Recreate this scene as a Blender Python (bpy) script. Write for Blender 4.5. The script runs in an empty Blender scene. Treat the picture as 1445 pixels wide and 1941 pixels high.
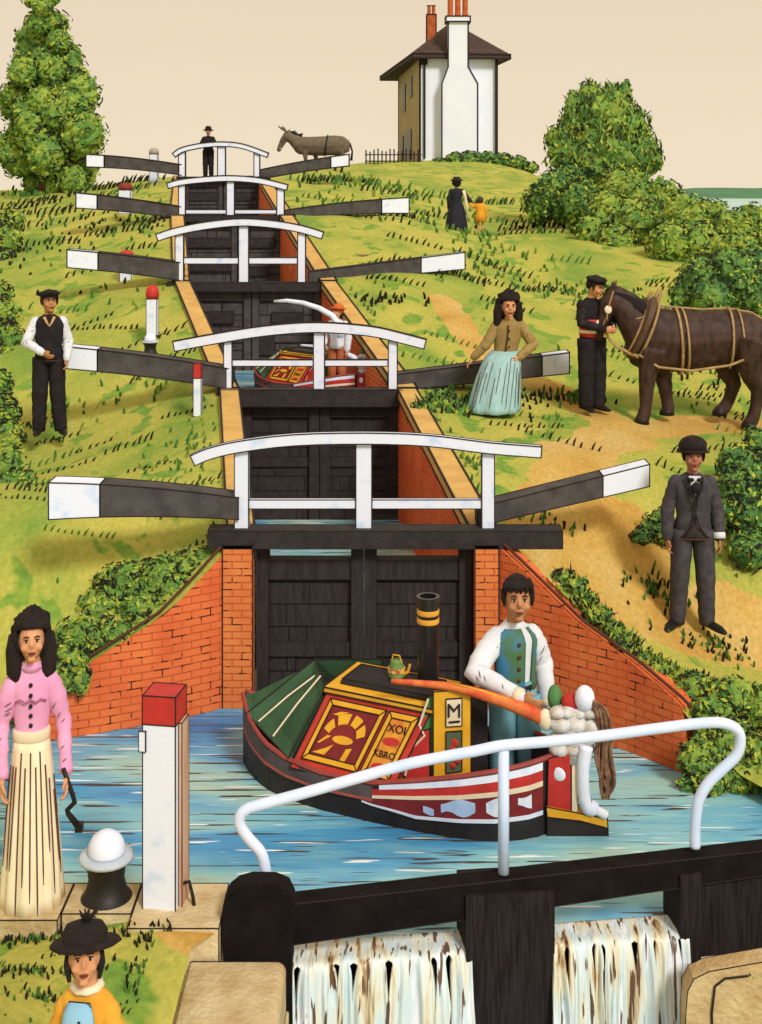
import bpy, bmesh, math, random
import numpy as np
from mathutils import Vector, Matrix, Euler, noise as mnoise
random.seed(7)
SC = bpy.context.scene
COL = SC.collection
F, CX, HY, CAMZ = 2400.0, 722.5, 365.0, 4.2      # focal (px), principal column, horizon row, eye height
PI = math.pi
R = math.radians

def at(px, py, D):
    return Vector(((px-CX)*D/F, D, CAMZ-(py-HY)*D/F))
def sx(px, D): return (px-CX)*D/F
def sz(py, D): return CAMZ-(py-HY)*D/F

# ------------------------------------------------------------------ materials
MATS = {}
def mat(name, col, rough=0.75, col2=None, scale=6.0, bump=0.0, spec=0.25, lo=.35, hi=.65, stretch=None, metal=0.0, detail=4.0):
    if name in MATS: return MATS[name]
    m = bpy.data.materials.new(name); m.use_nodes = True
    nt = m.node_tree; b = nt.nodes['Principled BSDF']
    b.inputs['Roughness'].default_value = rough
    b.inputs['Metallic'].default_value = metal
    b.inputs['Specular IOR Level'].default_value = spec
    c2 = col2 if col2 else tuple(max(0, x*0.78) for x in col)
    tc = nt.nodes.new('ShaderNodeTexCoord'); mp = nt.nodes.new('ShaderNodeMapping')
    if stretch: mp.inputs['Scale'].default_value = stretch
    nz = nt.nodes.new('ShaderNodeTexNoise'); nz.inputs['Scale'].default_value = scale; nz.inputs['Detail'].default_value = detail
    rp = nt.nodes.new('ShaderNodeValToRGB')
    rp.color_ramp.elements[0].position = lo; rp.color_ramp.elements[1].position = hi
    rp.color_ramp.elements[0].color = (*c2, 1); rp.color_ramp.elements[1].color = (*col, 1)
    L = nt.links.new
    L(tc.outputs['Object'], mp.inputs['Vector']); L(mp.outputs['Vector'], nz.inputs['Vector'])
    L(nz.outputs['Fac'], rp.inputs['Fac']); L(rp.outputs['Color'], b.inputs['Base Color'])
    if bump:
        bp = nt.nodes.new('ShaderNodeBump'); bp.inputs['Strength'].default_value = bump; bp.inputs['Distance'].default_value = 0.02
        n2 = nt.nodes.new('ShaderNodeTexNoise'); n2.inputs['Scale'].default_value = scale*6; n2.inputs['Detail'].default_value = 3
        L(mp.outputs['Vector'], n2.inputs['Vector']); L(n2.outputs['Fac'], bp.inputs['Height']); L(bp.outputs['Normal'], b.inputs['Normal'])
    MATS[name] = m
    return m

# ------------------------------------------------------------------ mesh builder
class MB:
    def __init__(s): s.v=[]; s.f=[]; s.m=[]; s.uv=[]
    def add(s, vs, fs, mi=0, uvs=None):
        o=len(s.v); s.v += [Vector(p) for p in vs]
        for k,f in enumerate(fs):
            s.f.append(tuple(i+o for i in f)); s.m.append(mi)
            s.uv.append(uvs[k] if uvs else None)
        return s
    def hexa(s, p, mi=0):      # p: bottom 4 (ccw seen from above), top 4
        return s.add(p, [(3,2,1,0),(4,5,6,7),(0,1,5,4),(1,2,6,5),(2,3,7,6),(3,0,4,7)], mi)
    def box(s, lo, hi, mi=0, M=None):
        x0,y0,z0=lo; x1,y1,z1=hi
        p=[Vector(q) for q in ((x0,y0,z0),(x1,y0,z0),(x1,y1,z0),(x0,y1,z0),(x0,y0,z1),(x1,y0,z1),(x1,y1,z1),(x0,y1,z1))]
        if M: p=[M@q for q in p]
        return s.hexa(p, mi)
    def loft(s, rings, mi=0, close=True, cap=True):
        n=len(rings[0]); vs=[p for r in rings for p in r]; fs=[]
        for i in range(len(rings)-1):
            for j in range(n if close else n-1):
                k=(j+1)%n
                fs.append((i*n+j, i*n+k, (i+1)*n+k, (i+1)*n+j))
        if cap and close:
            fs.append(tuple(reversed(range(n)))); fs.append(tuple((len(rings)-1)*n+j for j in range(n)))
        return s.add(vs, fs, mi)
    def tube(s, path, rad, n=8, mi=0, flat=None, round_caps=False, up=None):
        P=[Vector(p) for p in path]
        if not isinstance(rad,(list,tuple)): rad=[rad]*len(P)
        rad=list(rad)
        if round_caps:
            d0=(P[0]-P[1]).normalized(); d1=(P[-1]-P[-2]).normalized()
            r0,r1=rad[0],rad[-1]
            P=[P[0]+d0*r0*.95,P[0]+d0*r0*.6]+P+[P[-1]+d1*r1*.6,P[-1]+d1*r1*.95]
            rad=[r0*.25,r0*.78]+rad+[r1*.78,r1*.25]
        rings=[]; ref=None
        for i,p in enumerate(P):
            if i==0: t=P[1]-P[0]
            elif i==len(P)-1: t=P[-1]-P[-2]
            else: t=(P[i+1]-P[i]).normalized()+(P[i]-P[i-1]).normalized()
            if t.length<1e-9: t=Vector((0,0,1))
            t.normalize()
            if ref is None:
                ref=Vector(up) if up else (Vector((0,0,1)) if abs(t.z)<.85 else Vector((0,1,0)))
            a=t.cross(ref)
            if a.length<1e-5: a=t.orthogonal()
            a.normalize(); b=a.cross(t).normalized(); 
            if up is None: ref=b
            fl=flat if flat else 1.0
            r=rad[i]
            rings.append([p+a*(r*math.cos(q*2*PI/n))+b*(r*fl*math.sin(q*2*PI/n)) for q in range(n)])
        return s.loft([list(reversed(r)) for r in rings], mi)
    def ell(s, c, r, mi=0, nu=12, nv=8, M=None, fn=None):
        c=Vector(c); 
        if not isinstance(r,(list,tuple,Vector)): r=(r,r,r)
        rings=[]
        for i in range(nv+1):
            ph=-PI/2+PI*max(.02,min(.98,i/nv))
            ring=[]
            for j in range(nu):
                th=2*PI*j/nu
                d=Vector((math.cos(ph)*math.cos(th)*r[0],math.cos(ph)*math.sin(th)*r[1],math.sin(ph)*r[2]))
                if fn: d=fn(d)
                if M: d=M@d
                ring.append(c+d)
            rings.append(ring)
        return s.loft(rings, mi)
    def lathe(s, prof, n=20, mi=0, c=(0,0,0), fn=None):
        c=Vector(c)
        rings=[]
        for (r,z) in prof:
            rings.append([c+Vector(((fn(2*PI*j/n,z) if fn else 1)*r*math.cos(2*PI*j/n),(fn(2*PI*j/n,z) if fn else 1)*r*math.sin(2*PI*j/n),z)) for j in range(n)])
        return s.loft(rings, mi)
    def prism(s, poly, dvec, mi=0):
        d=Vector(dvec); n=len(poly)
        vs=[Vector(p) for p in poly]+[Vector(p)+d for p in poly]
        fs=[tuple(reversed(range(n))),tuple(range(n,2*n))]+[(i,(i+1)%n,n+(i+1)%n,n+i) for i in range(n)]
        return s.add(vs,fs,mi)
    def xf(s, M, start=0):
        for i in range(start,len(s.v)): s.v[i]=M@s.v[i]
        return s
    def build(s, name, mats, parent=None, smooth=False, ink=0, remesh=0, sm_angle=None, inkmat=None):
        if not isinstance(mats,(list,tuple)): mats=[mats]
        mats=list(mats)
        me=bpy.data.meshes.new(name)
        me.from_pydata([tuple(v) for v in s.v],[],s.f)
        for i,p in enumerate(me.polygons): p.material_index=min(s.m[i],len(mats)-1)
        if any(u for u in s.uv):
            ul=me.uv_layers.new(name='UVMap')
            for i,p in enumerate(me.polygons):
                u=s.uv[i]
                if u:
                    for k,li in enumerate(p.loop_indices): ul.data[li].uv=u[k]
        bm=bmesh.new(); bm.from_mesh(me)
        bmesh.ops.recalc_face_normals(bm, faces=bm.faces)
        if smooth:
            for f in bm.faces: f.smooth=True
        if ink>0:
            es=[]
            bm.normal_update()
            for e in bm.edges:
                if len(e.link_faces)==2 and e.calc_face_angle(0)>0.9: es.append((e.verts[0].co.copy(),e.verts[1].co.copy()))
                elif len(e.link_faces)==1: es.append((e.verts[0].co.copy(),e.verts[1].co.copy()))
            mi=len(mats); mats.append(inkmat or INK)
            for a,b in es:
                add_bar(bm,a,b,ink,mi)
        bm.to_mesh(me); bm.free()
        for m in mats: me.materials.append(m)
        o=bpy.data.objects.new(name, me); COL.objects.link(o)
        if parent: o.parent=parent
        if remesh:
            o=bake_remesh(o, remesh)
        return o

def add_bar(bm,a,b,r,mi):
    d=b-a
    if d.length<1e-6: return
    d.normalize(); x=d.orthogonal().normalized(); y=d.cross(x)
    a=a-d*r*.6; b=b+d*r*.6
    va=[bm.verts.new(a+x*r*c+y*r*s) for c,s in ((1,0),(0,1),(-1,0),(0,-1))]
    vb=[bm.verts.new(b+x*r*c+y*r*s) for c,s in ((1,0),(0,1),(-1,0),(0,-1))]
    fs=[bm.faces.new((va[i],va[(i+1)%4],vb[(i+1)%4],vb[i])) for i in range(4)]
    fs.append(bm.faces.new(tuple(reversed(va)))); fs.append(bm.faces.new(tuple(vb)))
    for f in fs: f.material_index=mi

def bake_remesh(o, vox, smooth_it=4):
    md=o.modifiers.new('r','REMESH'); md.mode='VOXEL'; md.voxel_size=vox; md.use_smooth_shade=True
    ms=o.modifiers.new('s','SMOOTH'); ms.factor=.5; ms.iterations=smooth_it
    dg=bpy.context.evaluated_depsgraph_get(); dg.update()
    ev=o.evaluated_get(dg)
    me=bpy.data.meshes.new_from_object(ev)
    old=o.data; mats=[m for m in old.materials]
    o.modifiers.clear(); o.data=me
    me.materials.clear()
    for m in mats: me.materials.append(m)
    for p in me.polygons: p.use_smooth=True; p.material_index=0
    bpy.data.meshes.remove(old)
    return o

def tag(o, label=None, cat=None, group=None, kind=None):
    if label: o['label']=label
    if cat: o['category']=cat
    if group: o['group']=group
    if kind: o['kind']=kind
    return o
def thing(name, label, cat, loc=(0,0,0), rz=0.0, group=None, scale=None):
    o=bpy.data.objects.new(name,None); COL.objects.link(o)
    o.location=loc; o.rotation_euler=(0,0,rz); o.empty_display_size=.1
    if scale: o.scale=(scale,)*3
    return tag(o,label,cat,group)
def copy_tree(o, parent=None):
    c=o.copy(); COL.objects.link(c)
    if parent: c.parent=parent
    for ch in list(o.children): copy_tree(ch,c)
    return c

# shared materials -------------------------------------------------------
INK   = mat('dark_line', (.022,.016,.016), .8)
WHITE = mat('white_paint', (.76,.81,.95), .6, (.56,.68,.92), 7, .06, lo=.30, hi=.44)
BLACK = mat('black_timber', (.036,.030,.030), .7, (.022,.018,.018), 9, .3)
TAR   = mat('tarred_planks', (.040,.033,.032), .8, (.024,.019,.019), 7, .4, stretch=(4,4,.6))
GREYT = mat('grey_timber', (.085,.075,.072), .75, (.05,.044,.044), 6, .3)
STONE = mat('stone', (.64,.49,.26), .9, (.46,.31,.14), 5, .7)
STONE2= mat('pale_stone', (.66,.55,.33), .9, (.48,.35,.17), 5, .6)
COPING= mat('coping_stone', (.66,.42,.13), .85, (.54,.32,.10), 4, .3)
REDP  = mat('red_paint', (.55,.035,.03), .55, (.42,.03,.025), 9)
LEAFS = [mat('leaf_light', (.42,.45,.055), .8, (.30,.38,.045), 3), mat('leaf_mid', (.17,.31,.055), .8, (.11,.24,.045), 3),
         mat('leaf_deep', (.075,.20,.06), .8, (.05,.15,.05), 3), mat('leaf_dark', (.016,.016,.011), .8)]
# ------------------------------------------------------------------ terrain
LE = [(2,-.98,.3),(6.62,-.98,.3),(6.66,-.86,.3),(7.05,-.86,.3),(7.09,-2.75,.3),(9.55,-2.8,.34),(9.72,-2.5,.42),(9.85,-2.15,.62),(10.05,-1.7,.86),(10.22,-1.42,1.12),(10.36,-1.22,1.33),
      (10.4,-1.05,1.36),(15.5,-1.76,1.78),(20.9,-3.18,2.72),(26.2,-4.1,3.72),(34.8,-5.42,4.55),(44,-6.9,4.75),(95,-12,4.75)]
RE = [(2,1.95,-.5),(7.0,1.95,-.45),(7.25,2.0,-.35),(7.42,3.2,.05),(8.3,2.85,.1),(8.8,2.5,.15),(9.1,2.3,.3),(9.17,2.16,.5),(9.5,1.87,.68),(9.8,1.5,.88),(10.1,1.15,1.17),(10.36,.92,1.34),
      (10.4,.77,1.38),(15.5,.22,1.78),(20.9,-.98,2.72),(26.2,-2.08,3.72),(34.8,-3.36,4.55),(44,-4.8,4.75),(95,-9.8,4.75)]
def edge(T, D):
    for a,b in zip(T,T[1:]):
        if a[0]<=D<=b[0]:
            t=(D-a[0])/(b[0]-a[0]); return a[1]+(b[1]-a[1])*t, a[2]+(b[2]-a[2])*t
    return T[-1][1],T[-1][2]
CP = [(1000,1100,10.5),(1315,1195,11),(1430,1260,10.6),(1200,1235,9.9),(1430,1330,9.6),(1300,1330,9.5),(1430,1500,8.7),(1600,1195,11.2),(1600,1400,9.5),
  (1100,960,12.0),(1250,962,12.3),(1430,1000,12),(1600,1000,12),(1230,800,15.2),(1430,810,15.2),(1600,810,15.2),(1140,782,15.4),(940,775,15.4),(1100,640,19),(900,620,18.8),
  (1000,520,24),(1250,560,22),(1500,600,21),(720,482,22.5),(800,480,23.5),(870,450,30),(800,418,28),(1000,440,29),(700,360,35),(565,345,37),(900,385,38),(1000,405,36),
  (870,322,52),(700,327,48),(1000,328,55),(860,303,60),(950,303,62),(1100,405,36),(1430,480,28),(1430,430,38),(1430,425,50),(1600,500,28),(1600,440,45),(1200,380,50),
  (60,1045,10.5),(250,1005,10.9),(-150,1045,10.5),(-150,1330,9.5),(20,1330,9.6),(95,822,15.5),(250,880,13),(0,905,13.5),(200,600,19.5),(0,645,19),(0,480,25),(160,485,24),
  (100,382,36),(250,348,38),(85,368,40),(0,374,40),(-150,378,40),(-250,645,19),(-250,480,25),(-250,900,13.5),(100,1800,6.5),(-150,1800,6.5),(-150,1900,5.5),(-100,1700,7.2),(-100,1640,7.8)]
pts=[]
for (px,py,D) in CP:
    p=at(px,py,D); pts.append((p.x,p.y,p.z))
for T,sg in ((LE,-1),(RE,1)):
    for D in list(np.arange(3,10.3,.35))+list(np.arange(10.5,44,1.7)):
        x,z=edge(T,D); pts.append((x+sg*.02,D,z))
for D,z in ((62,5.7),(66,5.6)):
    for X in (0,4,8): pts.append((X,D,z if X<8 else z-1.2))
for D in (50,62): pts += [(-14,D,4.3),(-22,D,4.2),(-8,D,4.7)]
for (X,D,z) in ((-7,5,.3),(-8,8,.4),(-9,11,1.2),(-12,16,1.3),(-16,25,2.8),(7,5,0),(7,8,.1),(8,11,.3),(9,15,1.3),(12,20,2.1),(15,28,2.7),(20,40,2.9),(24,55,2.6)): pts.append((X,D,z))
A=np.array(pts)
def warp(X,D): return np.stack([np.asarray(X)*2.2/np.power(np.asarray(D),.55), 6.0*np.log(np.asarray(D))],-1)   # even out spacing with depth
def _k(d2): return .5*d2*np.log(d2+1e-9)
W=warp(A[:,0],A[:,1]); n_=len(A)
K=_k(((W[:,None]-W[None])**2).sum(-1))+np.eye(n_)*.02
Pm=np.hstack([np.ones((n_,1)),W])
sol=np.linalg.solve(np.block([[K,Pm],[Pm.T,np.zeros((3,3))]]),np.concatenate([A[:,2],np.zeros(3)]))
def tps(X,D):
    q=warp(X,D).reshape(-1,2)
    k=_k(((q[:,None]-W[None])**2).sum(-1))
    return k@sol[:n_]+sol[n_]+q@sol[n_+1:]
def tz_many(X,D):
    X=np.asarray(X,float); D=np.asarray(D,float)
    z=tps(X,np.minimum(D,66))
    out=[]
    base={}
    Dl=[round(float(d),4) for d in D]
    uniq=sorted(set(Dl))
    el=np.array([edge(LE,d) for d in uniq]); er=np.array([edge(RE,d) for d in uniq])
    tl=tps(el[:,0],np.minimum(uniq,66)); tr=tps(er[:,0],np.minimum(uniq,66))
    idx={d:i for i,d in enumerate(uniq)}
    for i,(x,d) in enumerate(zip(X,Dl)):
        k=idx[d]; zz=z[i]
        s=.35+.03*d
        if x<=.5*(el[k,0]+er[k,0]): zz+=(el[k,1]-tl[k])*math.exp(-abs(x-el[k,0])/s)
        else: zz+=(er[k,1]-tr[k])*math.exp(-abs(x-er[k,0])/s)
        if d>66: zz-= (d-66)**1.5*.09
        zz+= .035*math.sqrt(d/10)*mnoise.noise(Vector((x*1.3,d*.9,0)))*min(1,min(abs(x-el[k,0]),abs(x-er[k,0]))*2)
        out.append(zz)
    return np.array(out)
def tz(x,d): return float(tz_many([x],[d])[0])
_RX=None
def ground(px,py,dmin=5.5,dmax=66):
    Ds=np.concatenate([np.arange(dmin,16,.1),np.arange(16,dmax,.25)])
    X=(px-CX)/F*Ds
    Z=tz_many(X,Ds); Zr=CAMZ-(py-HY)*Ds/F
    for D,x,z,zr in zip(Ds,X,Z,Zr):
        l=edge(LE,D)[0]; r=edge(RE,D)[0]
        if l<x<r: continue
        if z>=zr: return Vector((x,D,z))
    return None

Drows=[2,3,4]+list(np.arange(5,6.9,.14))+[6.95,7.0,7.03,7.06,7.09]+list(np.arange(7.2,10.3,.1))+[10.34,10.38,10.4]
d=10.5
while d<62: Drows.append(d); d*=1.011
Drows += [62.5,64,66,68,71,75,80,88,95]
Drows=sorted(set(round(float(x),4) for x in Drows)); 
PATH=[]                                    # worn footpaths, as ground points
def path_line(pxs, w):
    q=[ground(*p) for p in pxs]; q=[p for p in q if p]
    for a,b in zip(q,q[1:]):
        L=(b-a).length; n=max(2,int(L/.12))
        for i in range(n): 
            p=a.lerp(b,i/n); PATH.append((p.x,p.y,w))
path_line([(1440,812),(1330,806),(1230,815),(1150,830),(1090,880),(1070,940),(1050,1000),(1060,1070),(1110,1110),(1200,1160),(1290,1200),(1440,1225)], .38)
path_line([(1160,985),(1060,980),(1000,1010)], .35)
path_line([(400,1775),(385,1830),(380,1900)],.2)
path_line([(330,1750),(280,1755)],.1)
path_line([(1200,1050),(1130,1040),(1040,1060)], .45)
path_line([(1440,1195),(1330,1170)], .3)
path_line([(840,575),(880,630),(940,690),(1040,735),(1110,770),(1180,810)], .25)
path_line([(1200,840),(1130,855),(1050,850)], .3)
PA=np.array(PATH)
def build_ground():
    NC=72
    for side,T,sg in (('l',LE,-1),('r',RE,1)): pass
    mb=MB(); attr=[]
    off=0
    for T,sg in ((LE,-1),(RE,1)):
        xs=[];ds=[]
        for D in Drows:
            ex,_=edge(T,D); wid=.62*D+5
            for j in range(NC):
                s=j/(NC-1); xs.append(ex+sg*wid*(s*.35+.65*s**2.2)); ds.append(D)
        zs=tz_many(xs,ds)
        vs=list(zip(xs,ds,zs))
        fs=[]
        for i in range(len(Drows)-1):
            for j in range(NC-1):
                a=i*NC+j
                fs.append((a,a+1,a+NC+1,a+NC) if sg>0 else (a,a+NC,a+NC+1,a+1))
        mb.add(vs,fs)
        X=np.array(xs);Dd=np.array(ds)
        pm=np.zeros(len(X))
        for k in range(0,len(PA),400):
            blk=PA[k:k+400]
            dd=np.sqrt((X[:,None]-blk[None,:,0])**2+((Dd[:,None]-blk[None,:,1])*1.0)**2)/blk[None,:,2]
            pm=np.maximum(pm,np.clip(1.5-dd.min(1),0,1))
        attr.append(pm)
    o=mb.build('ground',GRASSM,smooth=True)
    o.data.attributes.new('path','FLOAT','POINT').data.foreach_set('value',np.concatenate(attr).astype(np.float32))
    return tag(o,'grassy bank climbing beside the flight of locks with worn sandy path','ground',kind='structure')

def grass_mat():
    m=bpy.data.materials.new('grass_and_path'); m.use_nodes=True; nt=m.node_tree; L=nt.links.new
    b=nt.nodes['Principled BSDF']; b.inputs['Roughness'].default_value=.9; b.inputs['Specular IOR Level'].default_value=.1
    tc=nt.nodes.new('ShaderNodeTexCoord')
    def noise(sc,st,det=4,dist=0.):
        mp=nt.nodes.new('ShaderNodeMapping'); mp.inputs['Scale'].default_value=st; L(tc.outputs['Object'],mp.inputs['Vector'])
        n=nt.nodes.new('ShaderNodeTexNoise'); n.inputs['Scale'].default_value=sc; n.inputs['Detail'].default_value=det; n.inputs['Distortion'].default_value=dist
        L(mp.outputs['Vector'],n.inputs['Vector']); return n.outputs['Fac']
    def ramp(fac,stops,interp='LINEAR'):
        r=nt.nodes.new('ShaderNodeValToRGB'); r.color_ramp.interpolation=interp; e=r.color_ramp.elements
        e[0].position,e[0].color=stops[0][0],(*stops[0][1],1); e[1].position,e[1].color=stops[-1][0],(*stops[-1][1],1)
        for p,c in stops[1:-1]:
            k=e.new(p); k.color=(*c,1)
        L(fac,r.inputs['Fac']); return r.outputs['Color']
    def mix(f,a,bb):
        x=nt.nodes.new('ShaderNodeMix'); x.data_type='RGBA'; L(f,x.inputs['Factor']); L(a,x.inputs[6]); L(bb,x.inputs[7]); return x.outputs[2]
    base=ramp(noise(.9,(1,.55,1),5,.6),[(.25,(.16,.28,.05)),(.40,(.30,.36,.065)),(.54,(.43,.42,.085)),(.72,(.52,.46,.10))])
    patch=ramp(noise(2.6,(1,.6,1),3,.4),[(.56,(0,0,0)),(.61,(1,1,1))])
    green=ramp(noise(9,(1,1,1),2),[(.3,(.14,.28,.05)),(.7,(.25,.36,.05))])
    g=mix(patch,base,green)
    at_=nt.nodes.new('ShaderNodeAttribute'); at_.attribute_name='path'
    ad=nt.nodes.new('ShaderNodeMath'); ad.operation='ADD'; L(at_.outputs['Fac'],ad.inputs[0])
    sb=nt.nodes.new('ShaderNodeMath'); sb.operation='MULTIPLY_ADD'; sb.inputs[1].default_value=.9; sb.inputs[2].default_value=-.45; L(noise(2.2,(1,1,1),4,.3),sb.inputs[0])
    L(sb.outputs[0],ad.inputs[1])
    pf=ramp(ad.outputs[0],[(.44,(0,0,0)),(.52,(1,1,1))])
    sand=ramp(noise(1.5,(1,.5,1),5,.3),[(.3,(.50,.27,.06)),(.5,(.58,.37,.10)),(.7,(.62,.44,.17))])
    c=mix(pf,g,sand)
    fine=ramp(noise(26,(1,.5,1),3,.2),[(.3,(.80,.84,.72)),(.7,(1.08,1.06,1.10))])
    ml=nt.nodes.new('ShaderNodeMix'); ml.data_type='RGBA'; ml.blend_type='MULTIPLY'; ml.inputs['Factor'].default_value=1; L(c,ml.inputs[6]); L(fine,ml.inputs[7]); c=ml.outputs[2]
    bp=nt.nodes.new('ShaderNodeBump'); bp.inputs['Strength'].default_value=.5; bp.inputs['Distance'].default_value=.03; L(noise(18,(1,.6,1),4,.2),bp.inputs['Height']); L(bp.outputs['Normal'],b.inputs['Normal'])
    L(c,b.inputs['Base Color'])
    return m
GRASSM=grass_mat()
build_ground()

# ------------------------------------------------------------------ brick
def brick_mat(name,c1,c2,scale=1.0):
    m=bpy.data.materials.new(name); m.use_nodes=True; nt=m.node_tree; L=nt.links.new
    b=nt.nodes['Principled BSDF']; b.inputs['Roughness'].default_value=.85; b.inputs['Specular IOR Level'].default_value=.15
    uv=nt.nodes.new('ShaderNodeTexCoord')
    br=nt.nodes.new('ShaderNodeTexBrick'); br.inputs['Scale'].default_value=1.0
    br.inputs['Brick Width'].default_value=.165*scale; br.inputs['Row Height'].default_value=.06*scale; br.inputs['Mortar Size'].default_value=.0055; br.inputs['Mortar Smooth'].default_value=.1
    br.inputs['Color1'].default_value=(*c1,1); br.inputs['Color2'].default_value=(*c2,1)
    br.inputs['Mortar'].default_value=(1,1,1,1)
    L(uv.outputs['UV'],br.inputs['Vector'])
    n=nt.nodes.new('ShaderNodeTexNoise'); n.inputs['Scale'].default_value=8; n.inputs['Detail'].default_value=2; L(uv.outputs['UV'],n.inputs['Vector'])
    r=nt.nodes.new('ShaderNodeValToRGB'); r.color_ramp.elements[0].position=.56; r.color_ramp.elements[1].position=.60; L(n.outputs['Fac'],r.inputs['Fac'])
    n2=nt.nodes.new('ShaderNodeTexNoise'); n2.inputs['Scale'].default_value=2.5; n2.inputs['Detail'].default_value=4; L(uv.outputs['UV'],n2.inputs['Vector'])
    r2=nt.nodes.new('ShaderNodeValToRGB'); r2.color_ramp.elements[0].position=.35; r2.color_ramp.elements[1].position=.68
    r2.color_ramp.elements[0].color=(*c1,1); r2.color_ramp.elements[1].color=(*c2,1); L(n2.outputs['Fac'],r2.inputs['Fac'])
    mm=nt.nodes.new('ShaderNodeMath'); mm.operation='MULTIPLY'; L(br.outputs['Fac'],mm.inputs[0]); L(r.outputs['Color'],mm.inputs[1])
    x=nt.nodes.new('ShaderNodeMix'); x.data_type='RGBA'; L(mm.outputs[0],x.inputs['Factor']); L(r2.outputs['Color'],x.inputs[6]); x.inputs[7].default_value=(.06,.018,.012,1)
    x2=nt.nodes.new('ShaderNodeMix'); x2.data_type='RGBA'; L(br.outputs['Fac'],x2.inputs['Factor']); L(r2.outputs['Color'],x2.inputs[6]); x2.inputs[7].default_value=(.50,.095,.03,1); L(x2.outputs[2],x.inputs[6])
    bp=nt.nodes.new('ShaderNodeBump'); bp.inputs['Strength'].default_value=.5; bp.inputs['Distance'].default_value=.01; bp.invert=True; L(br.outputs['Fac'],bp.inputs['Height']); L(bp.outputs['Normal'],b.inputs['Normal'])
    L(x.outputs[2],b.inputs['Base Color'])
    return m
BRICK=brick_mat('orange_brick',(.66,.125,.04),(.78,.20,.06))
QUOIN=brick_mat('quoin_brick',(.62,.16,.045),(.74,.25,.07),.95)

def wall_strip(pl, sg, zbot, name, mats, parent, thick=.12, drop=0.0):
    """solid wall following plan polyline pl [(D,X,ztop)], thickness away from the water"""
    mb=MB(); u=0
    for (a,b) in zip(pl,pl[1:]):
        D0,X0,z0=a; D1,X1,z1=b; z0-=drop; z1-=drop
        L=math.hypot(D1-D0,X1-X0)
        nx,ny=((D1-D0)/L,-(X1-X0)/L); 
        nx,ny=nx*sg*thick,ny*sg*thick
        p=[(X0,D0,zbot),(X1,D1,zbot),(X1,D1,z1),(X0,D0,z0)]
        q=[(x+nx,y+ny,z) for x,y,z in p]
        mb.add(p,[(0,1,2,3)],0,[[(u,zbot),(u+L,zbot),(u+L,z1),(u,z0)]])
        mb.add([p[3],p[2],q[2],q[3]],[(0,1,2,3)],0,[[(u,0),(u+L,0),(u+L,.1),(u,.1)]])
        mb.add([p[0],p[3],q[3],q[0]],[(0,1,2,3)],0,[[(0,zbot),(0,z0),(.1,z0),(.1,zbot)]])
        mb.add([p[1],q[1],q[2],p[2]],[(0,1,2,3)],0,[[(0,zbot),(.1,zbot),(.1,z1),(0,z1)]])
        mb.add(q,[(3,2,1,0)],0,[[(u,z0),(u+L,z1),(u+L,zbot),(u,zbot)]])
        u+=L
    return mb.build(name,mats,parent)
def sub(T,d0,d1,step=.6):
    ds=[d0]+[t[0] for t in T if d0<t[0]<d1]+[d1]
    out=[]
    for a,b in zip(ds,ds[1:]):
        n=max(1,int((b-a)/step))
        for i in range(n): out.append(a+(b-a)*i/n)
    out.append(d1)
    return [(D,*edge(T,D)) for D in out]
GD=[10.4,15.5,20.9,26.2,34.8]
side_word={-1:'left',1:'right'}
lev=['lowest','second','third','fourth','topmost']
for k in range(5):
    d0=GD[k]+.02; d1=GD[k+1]-.02 if k<4 else 44
    for T,sg in ((LE,-1),(RE,1)):
        pl=sub(T,d0,d1)
        ub=['behind the lowest white-railed gate','behind the second white-railed gate','behind the third gate','behind the fourth gate','behind the top gate beside the waiting man'][k]
        w=thing('lock_wall','orange brick %s-hand wall of lock chamber with tan coping, %s'%(side_word[sg],ub),'lock wall',(0,0,0),group='brick lock chamber walls')
        wall_strip(pl,sg,[-.5,.0,.8,1.6,3.2][k],'brick_face',[BRICK],w,.14,.10)
        mb=MB(); cw=.17+.004*GD[k]
        rings=[]
        for (D,X,z) in pl:
            x0=X-sg*.02; x1=X+sg*cw
            rings.append([(x0,D,z-.09),(x1,D,z-.09),(x1,D,z+.025),(x0,D,z+.025)])
        mb.loft([[Vector(p) for p in r] for r in rings])
        mb.build('coping',[COPING],w,ink=.008+.0005*GD[k])
# wing walls flaring from the lowest gate to the basin
wl=[t for t in LE if 9.55<=t[0]<=10.4]; wr=[t for t in RE if 9.1<=t[0]<=10.4]
def smooth_pl(T,d0,d1): return [(D,*edge(T,D)) for D in np.linspace(d0,d1,28)]
for T,sg,d0,word in ((LE,-1,9.6,'left'),(RE,1,9.16,'right')):
    w=thing('wing_wall','curved orange brick wing wall flaring from the lowest gate on its %s-hand side'%word,'wall',(0,0,0),group='brick wing walls')
    pl=smooth_pl(T,d0,10.36)
    wall_strip(pl,sg,-.5,'brick_face',[BRICK],w,.16,.0)
    mb=MB()
    mb.tube([(X+sg*.06,D-.03,z+.015) for D,X,z in pl],.012,6); mb.build('cap_course',[mat('wing_edge',(.10,.035,.02),.8)],w)
    x0,x1=(-1.29,-1.045) if sg<0 else (.765,.96)
    q=MB(); zt=1.33
    q.box((x0,10.30,-.5),(x1,10.52,zt))
    q.uv=[[(0,0)]*4]*6
    q.uv[2]=[(0,-.5),(x1-x0,-.5),(x1-x0,zt),(0,zt)]
    q.uv[3]=[(.1,-.5),(.3,-.5),(.3,zt),(.1,zt)]; q.uv[5]=q.uv[3]
    qo=q.build('quoin',[QUOIN],w,ink=.006)

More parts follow.
